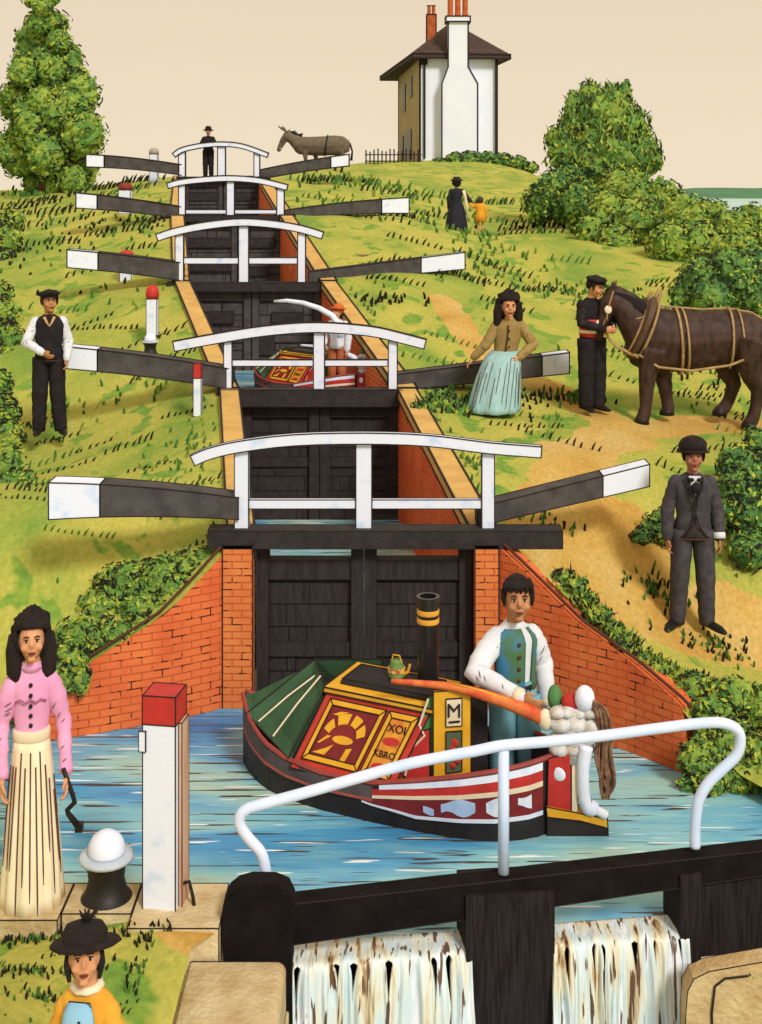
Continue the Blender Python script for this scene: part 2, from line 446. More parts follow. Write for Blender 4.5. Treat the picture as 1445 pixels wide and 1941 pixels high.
# ------------------------------------------------------------------ water
def water_mat(name,deep=True):
    m=bpy.data.materials.new(name); m.use_nodes=True; nt=m.node_tree; L=nt.links.new
    b=nt.nodes['Principled BSDF']; b.inputs['Roughness'].default_value=.16; b.inputs['Specular IOR Level'].default_value=.18
    tc=nt.nodes.new('ShaderNodeTexCoord')
    def noise(sc,st,det=3,dist=.0):
        mp=nt.nodes.new('ShaderNodeMapping'); mp.inputs['Scale'].default_value=st; L(tc.outputs['Object'],mp.inputs['Vector'])
        n=nt.nodes.new('ShaderNodeTexNoise'); n.inputs['Scale'].default_value=sc; n.inputs['Detail'].default_value=det; n.inputs['Distortion'].default_value=dist
        L(mp.outputs['Vector'],n.inputs['Vector']); return n
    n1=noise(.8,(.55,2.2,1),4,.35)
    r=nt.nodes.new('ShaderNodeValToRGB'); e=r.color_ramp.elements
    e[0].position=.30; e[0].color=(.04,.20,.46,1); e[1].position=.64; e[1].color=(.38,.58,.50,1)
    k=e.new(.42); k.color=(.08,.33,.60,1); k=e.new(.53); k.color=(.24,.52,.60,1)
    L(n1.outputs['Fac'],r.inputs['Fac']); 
    # dark reflections and white ripple glints painted into the water colour
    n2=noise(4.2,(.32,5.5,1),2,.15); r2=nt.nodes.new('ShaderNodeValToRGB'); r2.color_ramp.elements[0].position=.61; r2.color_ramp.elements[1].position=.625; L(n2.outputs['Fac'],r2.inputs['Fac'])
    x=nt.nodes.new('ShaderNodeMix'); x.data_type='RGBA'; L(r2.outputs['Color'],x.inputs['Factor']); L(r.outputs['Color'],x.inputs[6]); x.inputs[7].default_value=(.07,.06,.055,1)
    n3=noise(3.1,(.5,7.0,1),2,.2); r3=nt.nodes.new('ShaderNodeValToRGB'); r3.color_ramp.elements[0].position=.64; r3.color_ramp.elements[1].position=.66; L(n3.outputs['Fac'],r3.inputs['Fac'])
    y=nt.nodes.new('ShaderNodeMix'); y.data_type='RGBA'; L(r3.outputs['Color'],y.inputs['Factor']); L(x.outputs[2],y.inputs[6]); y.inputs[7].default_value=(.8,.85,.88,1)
    L(y.outputs[2],b.inputs['Base Color'])
    bp=nt.nodes.new('ShaderNodeBump'); bp.inputs['Strength'].default_value=.35; bp.inputs['Distance'].default_value=.03
    n4=noise(5,(.6,3.0,1),3); L(n4.outputs['Fac'],bp.inputs['Height']); L(bp.outputs['Normal'],b.inputs['Normal'])
    return m
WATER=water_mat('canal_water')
def flat_water(name,poly,z,label):
    mb=MB(); mb.add([(x,y,z) for x,y in poly],[tuple(range(len(poly)))])
    return tag(mb.build(name,[WATER]),label,'water',kind='structure')
# basin ends at the weir crest of the foreground gate (skewed)
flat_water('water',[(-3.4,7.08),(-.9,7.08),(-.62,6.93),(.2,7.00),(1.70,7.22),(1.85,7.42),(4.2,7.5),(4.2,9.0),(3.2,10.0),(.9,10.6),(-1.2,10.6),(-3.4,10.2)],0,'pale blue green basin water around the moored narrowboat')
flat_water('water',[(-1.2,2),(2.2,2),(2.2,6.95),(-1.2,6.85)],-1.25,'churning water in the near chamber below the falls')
CHW=[.2,1.27,2.25,3.1,4.35]
for k in range(5):
    d0=GD[k]+.24; d1=(GD[k+1]-.02) if k<4 else 60
    l0,r0=edge(LE,d0)[0],edge(RE,d0)[0]; l1,r1=edge(LE,d1)[0],edge(RE,d1)[0]
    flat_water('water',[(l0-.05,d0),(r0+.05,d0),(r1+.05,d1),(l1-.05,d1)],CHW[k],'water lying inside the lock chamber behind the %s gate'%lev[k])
# far plain, lake and hills beyond the crest
mb=MB(); mb.add([(-3000,90,-6),(3000,90,-6),(3000,4000,-6),(-3000,4000,-6)],[(0,1,2,3)])
tag(mb.build('plain',[mat('far_field',(.20,.30,.14),.95,(.12,.24,.12),.01)]),'low green plain beyond the hill crest','ground',kind='structure')
mb=MB(); mb.add([(x,y,-5.9) for x,y in ((150,640),(460,640),(620,1100),(900,2200),(330,2200),(210,1100))],[tuple(range(6))])
tag(mb.build('lake',[mat('far_lake',(.50,.66,.60),.5,(.33,.55,.52),.006,stretch=(.3,2,1))]),'pale turquoise water far off at the right horizon','water',kind='structure')
mb=MB(); rings=[]
for i in range(40):
    x=380+i*30; h=14+9*mnoise.noise(Vector((i*.22,0,3)))+3*mnoise.noise(Vector((i*.9,0,1)))
    rings.append([Vector((x,2150,-7)),Vector((x,2330,h*.6)),Vector((x,2500,h)),Vector((x,2800,-7))])
mb.loft(rings,close=False)
tag(mb.build('hills',[mat('far_hill',(.10,.25,.13),.95,(.06,.17,.09),.01)],smooth=True),'low dark green hills on the right horizon','hills',kind='structure')
# ------------------------------------------------------------------ lock gates
def beam_mesh(p0,p1,bow=0,th=.2,t0=0,t1=1,n=8):
    """p = (px, ytop, ybot, D); rectangular timber from p0 to p1"""
    mb=MB(); rings=[]
    for i in range(n+1):
        t=t0+(t1-t0)*i/n
        px,yt,yb,D=[a+(b-a)*t for a,b in zip(p0,p1)]
        yo=bow*4*t*(1-t)
        a=at(px,yt+yo,D); b=at(px,yb+yo,D)
        rings.append([b,b+Vector((0,th,0)),a+Vector((0,th,0)),a])
    mb.loft(rings); return mb
def rail_mesh(pts,D,thick,depth=.07,n=26):
    P=[Vector((sx(x,D),D,sz(y,D))) for x,y in pts]
    # smooth resample (Catmull-Rom)
    Q=[]
    for i in range(len(P)-1):
        p0=P[max(0,i-1)];p1=P[i];p2=P[i+1];p3=P[min(len(P)-1,i+2)]
        m=max(2,n//(len(P)-1))
        for k in range(m):
            t=k/m; Q.append(.5*((2*p1)+(p2-p0)*t+(2*p0-5*p1+4*p2-p3)*t*t+(3*p1-p0-3*p2+p3)*t**3))
    Q.append(P[-1]); h=thick*D/F/2
    rings=[]
    for i,q in enumerate(Q):
        tg=(Q[min(i+1,len(Q)-1)]-Q[max(0,i-1)]).normalized(); nn=Vector((-tg.z,0,tg.x))
        d=Vector((0,depth/2,0))
        rings.append([q-nn*h-d,q-nn*h+d,q+nn*h+d,q+nn*h-d])
    return MB().loft(rings)
def vbox(x0,x1,y0,y1,D,th,mb=None):
    mb=mb or MB(); a=at(x0,y1,D); b=at(x1,y0,D)
    mb.box((a.x,D,a.z),(b.x,D+th,b.z)); return mb
def lock_gate(D,label,posts,rail,rthick,mid,cap,leaf,zbot,lb,rb,lw,rw,bowl=0,bowr=0,gaps=None,holes=()):
    il=1.5*D/F*.95
    g=thing('lock_gate',label,'lock gate',(0,0,0),group='black lock gates of the staircase')
    # leaves: two, meeting at the middle
    x0,x1,yt=leaf; xm=(x0+x1)/2
    for (a,b) in ((x0,xm-1),(xm+1,x1)):
        mb=MB(); X0,X1=sx(a,D),sx(b,D); zt=sz(yt,D)
        nb=9; rnd=random.Random(int(D*10+a))
        for i in range(nb):          # horizontal planks
            za=zbot+(zt-zbot)*i/nb; zb=zbot+(zt-zbot)*(i+1)/nb-.008
            cuts=[X0+.1]+sorted(rnd.uniform(X0+.18,X1-.18) for _ in range(2))+[X1-.1]
            for c,d in zip(cuts,cuts[1:]):
                o=rnd.uniform(0,.012); mb.box((c+.003,D+.09+o,za),(d-.003,D+.16,zb))
        mb.box((X0+.01,D+.165,zbot),(X1-.01,D+.20,zt-.02))
        st=.10 if D<12 else .12
        yc=cap[2]
        mb.box((X0,D+.04,zbot),(X0+st,D+.2,sz(yc,D)-.004)); mb.box((X1-st,D+.04,zbot),(X1,D+.2,sz(yc,D)-.004))
        mb.box((X0+st+.002,D+.06,zt-.16),(X1-st-.002,D+.19,zt)); mb.box((X0+st+.002,D+.07,zbot+(zt-zbot)*.52),(X1-st-.002,D+.19,zbot+(zt-zbot)*.52+.12))
        if len(holes):
            for (hx,hy,hw,hh) in holes:
                if a<=hx<=b: mb.box((sx(hx-hw,D),D+.045,sz(hy+hh,D)),(sx(hx+hw,D),D+.085,sz(hy-hh,D)),1)
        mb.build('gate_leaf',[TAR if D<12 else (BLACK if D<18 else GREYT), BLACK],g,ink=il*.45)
    # walkway plank
    wx0,wx1,wy0,wy1=cap[0],cap[1],cap[3],cap[2]
    mb=MB(); th=.20
    a=at(wx0,wy1,D-.06); b=at(wx1,wy0,D-.06)
    mb.box((a.x,D-.10,a.z),(b.x,D-.10+th,b.z)); mb.build('walkway',[BLACK],g,ink=il*.6)
    for (bm_,wf,bow) in ((lb,lw,bowl),(rb,rw,bowr)):
        if bm_ is None: continue
        p0,p1=bm_
        ob=beam_mesh(p0,p1,bow,.22 if D<12 else .26,wf,1).build('balance_beam',[GREYT],g,ink=il)
        beam_mesh(p0,p1,bow,.22 if D<12 else .26,0,wf,3).build('white_end',[WHITE],ob,ink=il)
    h=rail_mesh(rail,D-.02,rthick,.06).build('handrail',[WHITE],g,ink=il)
    for (x,w_,y0,y1) in posts:
        vbox(x-w_/2,x+w_/2,y0,y1,D-.015,.07).build('rail_post',[WHITE],g,ink=il*.9)
    if mid:
        xs=[p[0] for p in posts]; ym,mh=mid
        for (pa,pb) in zip(posts,posts[1:]):
            vbox(pa[0]+pa[1]/2+.5,pb[0]-pb[1]/2-.5,ym-mh/2,ym+mh/2,D-.005,.05).build('mid_rail',[WHITE],g,ink=il*.8)
    return g
lock_gate(10.4,'nearest upright white-railed lock gate, tall black doors above the narrowboat',
  [(458,27,838,1008),(690,30,826,1008),(926,24,842,1006)],[(366,872),(400,858),(458,845),(560,833),(690,830),(810,834),(926,848),(1026,856)],21,(956,17),(395,1066,1038,1004),(485,895,1066),-.5,
  ((92,915,985,9.7),(452,944,985,10.36)),((1232,880,922,11.4),(905,962,998,10.5)),.27,.27,-6,0)
lock_gate(15.5,'second lock gate up, whose right beam the woman in the blue skirt leans on',
  [(432,16,643,738),(605,21,622,738),(745,17,640,738)],[(330,656),(400,643),(500,627),(600,620),(700,627),(760,640),(806,652)],19,(688,12),(412,762,770,738),(458,754,768),.0,
  ((104,655,697,15.0),(440,700,738,15.5)),((1080,668,708,16.2),(735,712,742,15.6)),.24,.15,-4,0)
lock_gate(20.9,'third lock gate up, above the second boat and its white tiller',
  [(340,16,433,535),(462,19,424,535),(572,15,432,535)],[(298,450),(340,437),(400,426),(460,421),(520,425),(572,434),(612,446)],14,(494,12),(318,622,552,535),(345,608,552),.8,
  ((127,473,507,20.3),(345,498,532,20.9)),((882,478,510,21.8),(585,515,537,21)),.27,.28,-2,0,holes=((395,602,48,11),(545,602,30,10),(500,655,20,18)))
lock_gate(26.2,'fourth lock gate up, small white rails just below the top gate',
  [(345,13,345,408),(437,15,340,408),(532,14,350,408)],[(318,352),(345,345),(390,340),(437,338),(490,342),(545,355)],11,(401,8),(328,560,420,408),(345,556,416),1.6,
  ((144,365,394,25.6),(345,392,414,26.2)),((776,374,404,27.4),(540,398,414,26.3)),.2,.22,-2,-3,holes=((395,460,45,9),(490,460,30,9),(395,505,45,9),(480,515,28,8)))
lock_gate(34.8,'top lock gate on the skyline with the man standing behind its rail',
  [(345,13,283,335),(420,15,276,335),(487,11,284,335)],[(330,294),(345,284),(380,276),(420,273),(460,277),(508,294)],9,None,(335,505,344,335),(350,496,344),3.2,
  ((163,292,316,34.2),(345,312,332,34.8)),((662,292,314,36.2),(490,322,340,34.9)),.19,.2,-3,-2,holes=((385,372,30,8),(455,372,22,8)))

# foreground gate: skewed, one continuous black frame with falling water
def fg(px,py,D): return at(px,py,D)
def FD(px): return 6.85+(px-490)*(.36/935.0)
g=thing('lock_gate','huge black skewed gate across the foreground with bent white pipe rail and spilling water','lock gate',(0,0,0),group='black lock gates of the staircase')
def skew_box(x0,x1,ya0,ya1,yb0,yb1,off=0,th=.26):
    """x0..x1 px; top rows ya at each end, bottom rows yb at each end"""
    mb=MB(); p=[]
    d0,d1=FD(x0)+off,FD(x1)+off
    a,b,c,d=at(x0,yb0,d0),at(x1,yb1,d1),at(x1,ya1,d1),at(x0,ya0,d0)
    nrm=Vector((-(d1-d0),b.x-a.x,0)).normalized()*th
    mb.hexa([a,b,b+nrm,a+nrm,d,c,c+nrm,d+nrm]); return mb
FB=mat('gate_black',(.012,.009,.009),.85,(.007,.005,.005),8,.15,spec=.1)
FB2=mat('gate_black_worn',(.028,.022,.024),.8,(.012,.009,.009),10,.3,spec=.1,stretch=(6,6,.5))
bm_=skew_box(545,1480,1716,1610,1793,1655,0,.12); bm_.build('top_beam',[FB],g,ink=.004)
# heel post with rounded shoulders
mb=MB(); prof=[(424,1830),(420,1760),(422,1710),(432,1688),(450,1674),(475,1667),(520,1668),(545,1678),(556,1700),(558,1725),(552,1800),(545,1832)]
mb.prism([at(x,y+(10 if y<1720 else 0),6.72) for x,y in prof],(0,.13,0)); mb.build('heel_post',[FB],g)
mb=MB(); mb.prism([at(x,y,6.78) for x,y in ((520,1825),(552,1795),(558,2100),(528,2100))],(0,.2,0)); mb.build('heel_post_foot',[FB],g)
skew_box(884,1052,1700,1690,2150,2150,-.03,.28).build('gate_post',[FB2],g)
skew_box(1290,1330,1660,1655,2150,2150,-.02,.28).build('gate_post',[FB2],g)
skew_box(1328,1500,1650,1635,1815,1792,.03,.1).build('plank_panel',[FB2],g)
# back boards under the weir crest
skew_box(552,890,1818,1793,2150,2150,.13,.05).build('weir_board',[FB2],g)
skew_box(1050,1292,1778,1762,2150,2150,.13,.05).build('weir_board',[FB2],g)
# bent pipe rail
RP=[(505,1664),(502,1640),(494,1615),(472,1590),(456,1566),(455,1548),(468,1534),(500,1524),(560,1508),(660,1480),(780,1447),(900,1424),(955,1413),(1050,1405),(1150,1394),(1240,1382),(1330,1371),(1372,1371),(1398,1384),(1404,1405),(1396,1432),(1370,1458),(1342,1486),(1326,1515),(1320,1545),(1318,1575),(1318,1606)]
def catmull(P,m=5):
    Q=[]
    for i in range(len(P)-1):
        p0=P[max(0,i-1)];p1=P[i];p2=P[i+1];p3=P[min(len(P)-1,i+2)]
        for k in range(m):
            t=k/m; Q.append(.5*((2*p1)+(p2-p0)*t+(2*p0-5*p1+4*p2-p3)*t*t+(3*p1-p0-3*p2+p3)*t**3))
    Q.append(P[-1]); return Q
RAILPIPE=mat('rail_white',(.70,.77,.95),.45,(.55,.68,.94),4)
def FDr(px): return FD(px)+.05
mb=MB(); mb.tube(catmull([at(x,y,FDr(x)) for x,y in RP],4),.031,10); mb.build('handrail',[RAILPIPE],g,smooth=True)
mb=MB(); mb.tube([at(955,1422,FDr(955)),at(955,1655,FDr(955))],.031,10); mb.build('rail_post',[RAILPIPE],g,smooth=True)

# falling water through the two openings
def cascade(x0,x1,seed=1,ng=6):
    """one rippled sheet sliding over the weir lip, with notches torn open below the lip"""
    mb=MB(); rnd=random.Random(seed)
    gaps=[((k+.5)/ng+rnd.uniform(-.06,.06),rnd.uniform(.012,.030),rnd.uniform(.16,.5)) for k in range(ng)]
    us=sorted([q/150 for q in range(151)]+[g+e for g,_,_ in gaps for e in (-.0004,.0004)])
    rows=44
    def P(u,t):
        uu=u
        for g,w,l in gaps:
            d=u-g; f=max(0,(t-.25))/l
            if 0<f<1: uu+=math.copysign(w*math.sin(min(1,f*7)*PI/2)*(1-f)*math.exp(-abs(d)/.035),d)
        px=x0+(x1-x0)*uu; c=at(px,1800,FD(px)+.09); nz_=mnoise.noise(Vector((u*14,seed,0)))+.5*mnoise.noise(Vector((u*42,seed,5)))
        if t<.2: return Vector((c.x,c.y+.10-.16*(t/.2),.012+.012*nz_*(t/.2)))
        q=(t-.2)/.8
        return Vector((c.x+.03*math.sin(u*9)*q+.012*math.sin(q*9+u*40)*q,c.y-.06-.16*math.sqrt(q)+.05*nz_*min(1,q*3),.012+.012*nz_*(1-q)-.9*q**1.5))
    n=len(us)
    vs=[P(u,i/rows) for u in us for i in range(rows+1)]
    fs=[]
    for a in range(n-1):
        cut=[l for g,w,l in gaps if us[a]<g<us[a+1]]
        for i in range(rows):
            t=(i+.5)/rows
            if cut and .25<t<.25+cut[0]: continue
            k=a*(rows+1)+i; fs.append((k,k+1,k+rows+2,k+rows+1))
    mb.add(vs,fs); return mb
def fall_mat():
    m=bpy.data.materials.new('falling_water'); m.use_nodes=True; nt=m.node_tree; L=nt.links.new
    b=nt.nodes['Principled BSDF']; b.inputs['Roughness'].default_value=.35
    tc=nt.nodes.new('ShaderNodeTexCoord')
    def noise(sc,st,det=3,dist=.3):
        mp=nt.nodes.new('ShaderNodeMapping'); mp.inputs['Scale'].default_value=st; L(tc.outputs['Object'],mp.inputs['Vector'])
        n=nt.nodes.new('ShaderNodeTexNoise'); n.inputs['Scale'].default_value=sc; n.inputs['Detail'].default_value=det; n.inputs['Distortion'].default_value=dist
        L(mp.outputs['Vector'],n.inputs['Vector']); return n.outputs['Fac']
    r=nt.nodes.new('ShaderNodeValToRGB'); e=r.color_ramp.elements
    e[0].position=.31; e[0].color=(.05,.03,.02,1); e[1].position=.66; e[1].color=(.80,.84,.90,1)
    for p,c in ((.345,(.40,.26,.12)),(.39,(.68,.62,.44)),(.47,(.72,.75,.66)),(.56,(.58,.72,.76))):
        k=e.new(p); k.color=(*c,1)
    L(noise(4.2,(3.4,.8,.40),5,.3),r.inputs['Fac']); r2=nt.nodes.new('ShaderNodeValToRGB'); r2.color_ramp.elements[0].position=.60; r2.color_ramp.elements[1].position=.63; L(noise(5,(7,1.5,.55),2,.2),r2.inputs['Fac'])
    x=nt.nodes.new('ShaderNodeMix'); x.data_type='RGBA'; L(r2.outputs['Color'],x.inputs['Factor']); L(r.outputs['Color'],x.inputs[6]); x.inputs[7].default_value=(.13,.07,.04,1); L(x.outputs[2],b.inputs['Base Color'])
    bp=nt.nodes.new('ShaderNodeBump'); bp.inputs['Strength'].default_value=.6; bp.inputs['Distance'].default_value=.04
    L(noise(5,(4,1,.5)),bp.inputs['Height']); L(bp.outputs['Normal'],b.inputs['Normal'])
    return m
FALL=fall_mat()
for nm,(x0,x1,sd) in (('left',(548,892,3)),('right',(1045,1298,5))):
    o=cascade(x0,x1,seed=sd).build('waterfall',[FALL],smooth=True)
    md=o.modifiers.new('thickness','SOLIDIFY'); md.thickness=.02
    tag(o,'sheet of water spilling through the %s opening of the foreground gate'%nm,'water',kind='structure')

# stonework of the near lock chamber
mb=MB()
mb.box((-.95,5.0,-1.0),(-.47,6.68,.165)); 
w=thing('stone_wall','tan stone chamber wall in front of the black heel post','wall',(0,0,0))
mb=MB()
def round_block(x0,x1,y0,y1,z0,z1,r=.05):
    poly=[]
    for (cx_,cz_,a0) in ((x1-r,z1-r,0),(x0+.005,z1-.005,90)):
        rr=r if a0==0 else .005
        for k in range(6): a=R(a0+90*k/5); poly.append(Vector((cx_+rr*math.cos(a),y0,cz_+rr*math.sin(a))))
    poly += [Vector((x0,y0,z0)),Vector((x1,y0,z0))]
    return MB().prism(poly,(0,y1-y0,0))
round_block(-1.0,-.50,5.0,6.655,-.10,.155).build('top_block',[STONE2],w,ink=.004)
round_block(-.98,-.485,5.0,6.66,-1.0,-.107,.01).build('lower_block',[STONE2],w,ink=.004)
w=thing('stone_wall','tan rounded stone block in the bottom right corner below the black planking','wall',(0,0,0))
mb=MB(); prof=[(1300,2150),(1300,1930),(1304,1880),(1316,1856),(1345,1842),(1480,1818),(1560,1820),(1560,2150)]
mb.prism([at(x,y,6.80) for x,y in prof],(0,.12,0)); mb.build('block',[STONE],w,ink=.003)
for pl in ([(1352,2000),(1350,1920),(1356,1870),(1375,1855),(1420,1850)],):
    MB().tube([at(x,y,6.79) for x,y in pl],.006,5).build('joint',[INK],w)
# basin coping at the near left: slabs side by side
w=thing('stone_coping','tan basin edge coping under the bollard and the tall white post','stone coping',(0,0,0))
xs=[-4.2,-3.3,-2.5,-1.62,-1.05,-.88]
xs=[-4.2,-3.1,-2.35,-1.72,-1.34,-.85]
for i,(a,b) in enumerate(zip(xs,xs[1:])):
    y0=6.80 if i%2 else 6.74
    if i>=4: y0=6.665
    MB().box((a+.004,y0,-.6),(b-.004,7.10,.325)).build('slab',[STONE2],w,ink=.0035)
# ------------------------------------------------------------------ narrowboat
BX,BD=1.135,8.36; BRZ=-math.atan2(1.0,2.133)
BOATM=Matrix.Translation((BX,BD,0))@Matrix.Rotation(BRZ,4,'Z')
BINV=BOATM.inverted()
RED  = mat('boat_red',(.56,.05,.03),.5,(.45,.035,.025),9)
YEL  = mat('boat_yellow',(.78,.42,.03),.5,(.70,.34,.02),9)
MAROON=mat('boat_maroon',(.23,.022,.022),.55,(.16,.015,.02),8)
GREENP=mat('boat_green',(.09,.25,.08),.55,(.06,.19,.06),8)
CLOTH= mat('green_cloth',(.045,.105,.05),.8,(.03,.075,.035),5,.3)
HULLB= mat('hull_black',(.030,.022,.022),.55,(.018,.014,.014),7,.2)
HULLG= mat('hull_grey',(.11,.085,.085),.7,(.07,.055,.055),8)
CREAM= mat('cream_paint',(.80,.70,.52),.55,(.72,.60,.42),8)
BRASS= mat('brass_band',(.80,.42,.06),.35,(.72,.34,.04),8)
SKYB = mat('pale_blue_paint',(.45,.60,.86),.55,(.38,.52,.80),9)
def text_mesh(name,txt,size,matl,M,parent,ext=.003):
    cu=bpy.data.curves.new(name,'FONT'); cu.body=txt; cu.size=size; cu.extrude=ext; cu.align_x='CENTER'; cu.align_y='CENTER'
    t=bpy.data.objects.new(name,cu); COL.objects.link(t)
    dg=bpy.context.evaluated_depsgraph_get(); dg.update()
    me=bpy.data.meshes.new_from_object(t.evaluated_get(dg)); bpy.data.objects.remove(t); bpy.data.curves.remove(cu)
    me.transform(M); me.materials.clear(); me.materials.append(matl); me.name=name
    o=bpy.data.objects.new(name,me); COL.objects.link(o); o.parent=parent; return o
ST=[(.02,.04,.50),(-.10,.22,.49),(-.28,.345,.46),(-.5,.41,.41),(-.8,.445,.34),(-1.1,.455,.27),(-1.5,.45,.26),(-1.8,.41,.29),(-2.0,.34,.33),(-2.18,.22,.39),(-2.30,.10,.45),(-2.37,.02,.50)]
def stat(x):
    for a,b in zip(ST,ST[1:]):
        if b[0]<=x<=a[0]:
            t=(x-a[0])/(b[0]-a[0]); return a[1]+(b[1]-a[1])*t,a[2]+(b[2]-a[2])*t
    return ST[-1][1:] if x<ST[-1][0] else ST[0][1:]
def bw(x,z):            # half beam of the hull skin at height z
    b,s=stat(x); 
    return b*(.80+.20*min(1,max(0,(z+.3)/(s*.6+.3)))**.6)
def narrowboat(label,people=True):
    t=thing('narrowboat',label,'boat',(BX,BD,0),BRZ,group='narrowboats working up the locks')
    N=30; xs=[.02+(-2.39)*i/N for i in range(N+1)]
    rings=[]
    for x in xs:
        b,s=stat(x); r=[]
        for z in (s,s*.6,.1,0,-.12,-.3): r.append(Vector((x,-bw(x,z),z)))
        for z in (-.3,-.12,0,.1,s*.6,s): r.append(Vector((x,bw(x,z),z)))
        rings.append(r)
    mb=MB(); mb.loft(rings,close=False)
    # inner skin and floor so the hull is hollow with thickness
    r2=[]
    for x in xs:
        b,s=stat(x); bb=max(.005,b-.03)
        r2.append([Vector((x,-bb,s)),Vector((x,-bb*.85,-.22)),Vector((x,bb*.85,-.22)),Vector((x,bb,s))])
    mb.loft(r2,close=False)
    hull=mb.build('hull',[HULLB],t,smooth=False)
    mb=MB()                                 # gunwale
    for sg in (-1,1):
        mb.tube([Vector((x,sg*stat(x)[0],stat(x)[1]+.005)) for x in xs],.017,6)
    mb.build('gunwale',[mat('gunwale_red',(.33,.06,.05),.6)],hull)
    def band(name,x0,x1,f0,f1,m,off=.004,n=18,sides=(-1,1),th=.006):
        mb=MB()
        for sg in sides:
            rr=[]
            for i in range(n+1):
                x=x0+(x1-x0)*i/n; b,s=stat(x)
                g0=f0(x) if callable(f0) else f0; g1=f1(x) if callable(f1) else f1
                z0,z1=s*g0,s*g1
                q=[]
                for (z,o) in ((z0,off-.003),(z0,off+th),(z1,off+th),(z1,off-.003)):
                    q.append(Vector((x,sg*(bw(x,z)+o),z)))
                rr.append(q)
            mb.loft(rr)
        return mb.build(name,[m],hull)
    fend=lambda lo,hi:(lambda x: lo+(hi-lo)*max(0,(-.75-x)/.45))
    band('stern_panel',-.03,-1.15,lambda x:.34+.22*max(0,(-.8-x)/.4),.66,MAROON,.003)
    band('white_line',-.03,-1.18,lambda x:.28+.24*max(0,(-.8-x)/.4),lambda x:.34+.22*max(0,(-.8-x)/.4),WHITE,.006)
    band('white_line',-.03,-1.1,.66,.73,CREAM,.006)
    band('red_band',-.03,-1.1,.73,.87,REDP,.004)
    band('white_line',-.03,-1.05,.87,.97,WHITE,.006)
    band('rubbing_strake',-1.1,-2.33,.58,.64,mat('strake_red',(.45,.10,.07),.6),.008)
    band('side_band',-1.1,-2.33,.64,.95,HULLG,.003)
    for k,(x0,x1,f0,f1) in enumerate(((-.62,-.40,.42,.62),(-.33,-.20,.42,.6),(-.74,-.67,.42,.5),(-.15,-.08,.45,.62))):
        for sd in (-1,1): band('painted_patch',x0,x1,(lambda x,f=f0:f+.05*math.sin(x*30)),(lambda x,f=f1:f+.04*math.cos(x*25)),SKYB if k%2==0 else WHITE,.008,6,(sd,))
    # fore deck
    mb=MB(); r=[]
    for x in xs:
        if x<-1.74: b,s=stat(x); r.append([Vector((x,-b+.02,s-.03)),Vector((x,b-.02,s-.03))])
    mb.loft(r,close=False); mb.build('fore_deck',[HULLG],hull)
    # cabin: raked tumblehome box
    A=[(-1.74,-.44,.25),(-.98,-.44,.22),(-.98,.44,.22),(-1.74,.44,.25)]
    B=[(-1.56,-.21,.735),(-.78,-.21,.72),(-.78,.27,.72),(-1.56,.27,.735)]
    cab=MB().hexa([Vector(p) for p in A+B]).build('cabin',[RED],t,ink=.006)
    mb=MB(); e=.025
    lo=[(-1.56-e,-.21-e,.72),(-.78+e,-.21-e,.71),(-.78+e,.27+e,.71),(-1.56-e,.27+e,.72)]
    hi=[(-1.56-e,-.21-e,.755),(-.78+e,-.21-e,.742),(-.78+e,.27+e,.742),(-1.56-e,.27+e,.755)]
    mid=[(-1.5,-.11,.785),(-.84,-.11,.775),(-.84,.19,.775),(-1.5,.19,.785)]
    mb.hexa([Vector(p) for p in lo+hi]); mb.hexa([Vector((a[0],a[1],a[2]+.002)) for a in ((-1.5,-.13,.757),(-.84,-.13,.747),(-.84,.21,.747),(-1.5,.21,.757))]+[Vector(p) for p in mid],1)
    mb.build('roof',[YEL,HULLB],cab,ink=.006)
    # side panels on both cabin sides
    def side(sg):
        P=[Vector((A[0][0],sg*.44,A[0][2])),Vector((A[1][0],sg*.44,A[1][2])),Vector((B[1][0],.27 if sg>0 else -.21,B[1][2])),Vector((B[0][0],.27 if sg>0 else -.21,B[0][2]))]
        n=((P[1]-P[0]).cross(P[3]-P[0])).normalized()
        if n.y*sg<0: n=-n
        if sg>0: P=[P[1],P[0],P[3],P[2]]
        def pt(u,v,o): return P[0]*(1-u)*(1-v)+P[1]*u*(1-v)+P[2]*u*v+P[3]*(1-u)*v+n*o
        return pt,n
    for sg in (-1,1):
        pt,n=side(sg)
        def patch(name,poly,o,m,th=.004,par=cab):
            return MB().prism([pt(u,v,o) for u,v in poly],n*th).build(name,[m],par)
        def frame(name,u0,u1,v0,v1,w,o,m):
            mb=MB(); wu=w; wv=w*1.6
            for q in (((u0,v0),(u1,v0),(u1-wu,v0+wv),(u0+wu,v0+wv)),((u1,v0),(u1,v1),(u1-wu,v1-wv),(u1-wu,v0+wv)),((u1,v1),(u0,v1),(u0+wu,v1-wv),(u1-wu,v1-wv)),((u0,v1),(u0,v0),(u0+wu,v0+wv),(u0+wu,v1-wv))):
                mb.prism([pt(u,v,o) for u,v in q],n*.010)
            return mb.build(name,[m],cab,ink=.0045)
        frame('panel_frame',.07,.62,.14,.90,.045,.001,YEL); frame('panel_frame',.65,.93,.14,.90,.045,.001,YEL)
        patch('castle_panel',((.11,.2),(.58,.2),(.58,.84),(.11,.84)),.001,MAROON)
        patch('name_panel',((.69,.2),(.89,.2),(.89,.84),(.69,.84)),.001,mat('panel_orange',(.62,.17,.03),.55,(.72,.36,.03),14))
        # sunburst ornament: broken yellow arch, an eye and two legs
        mb=MB()
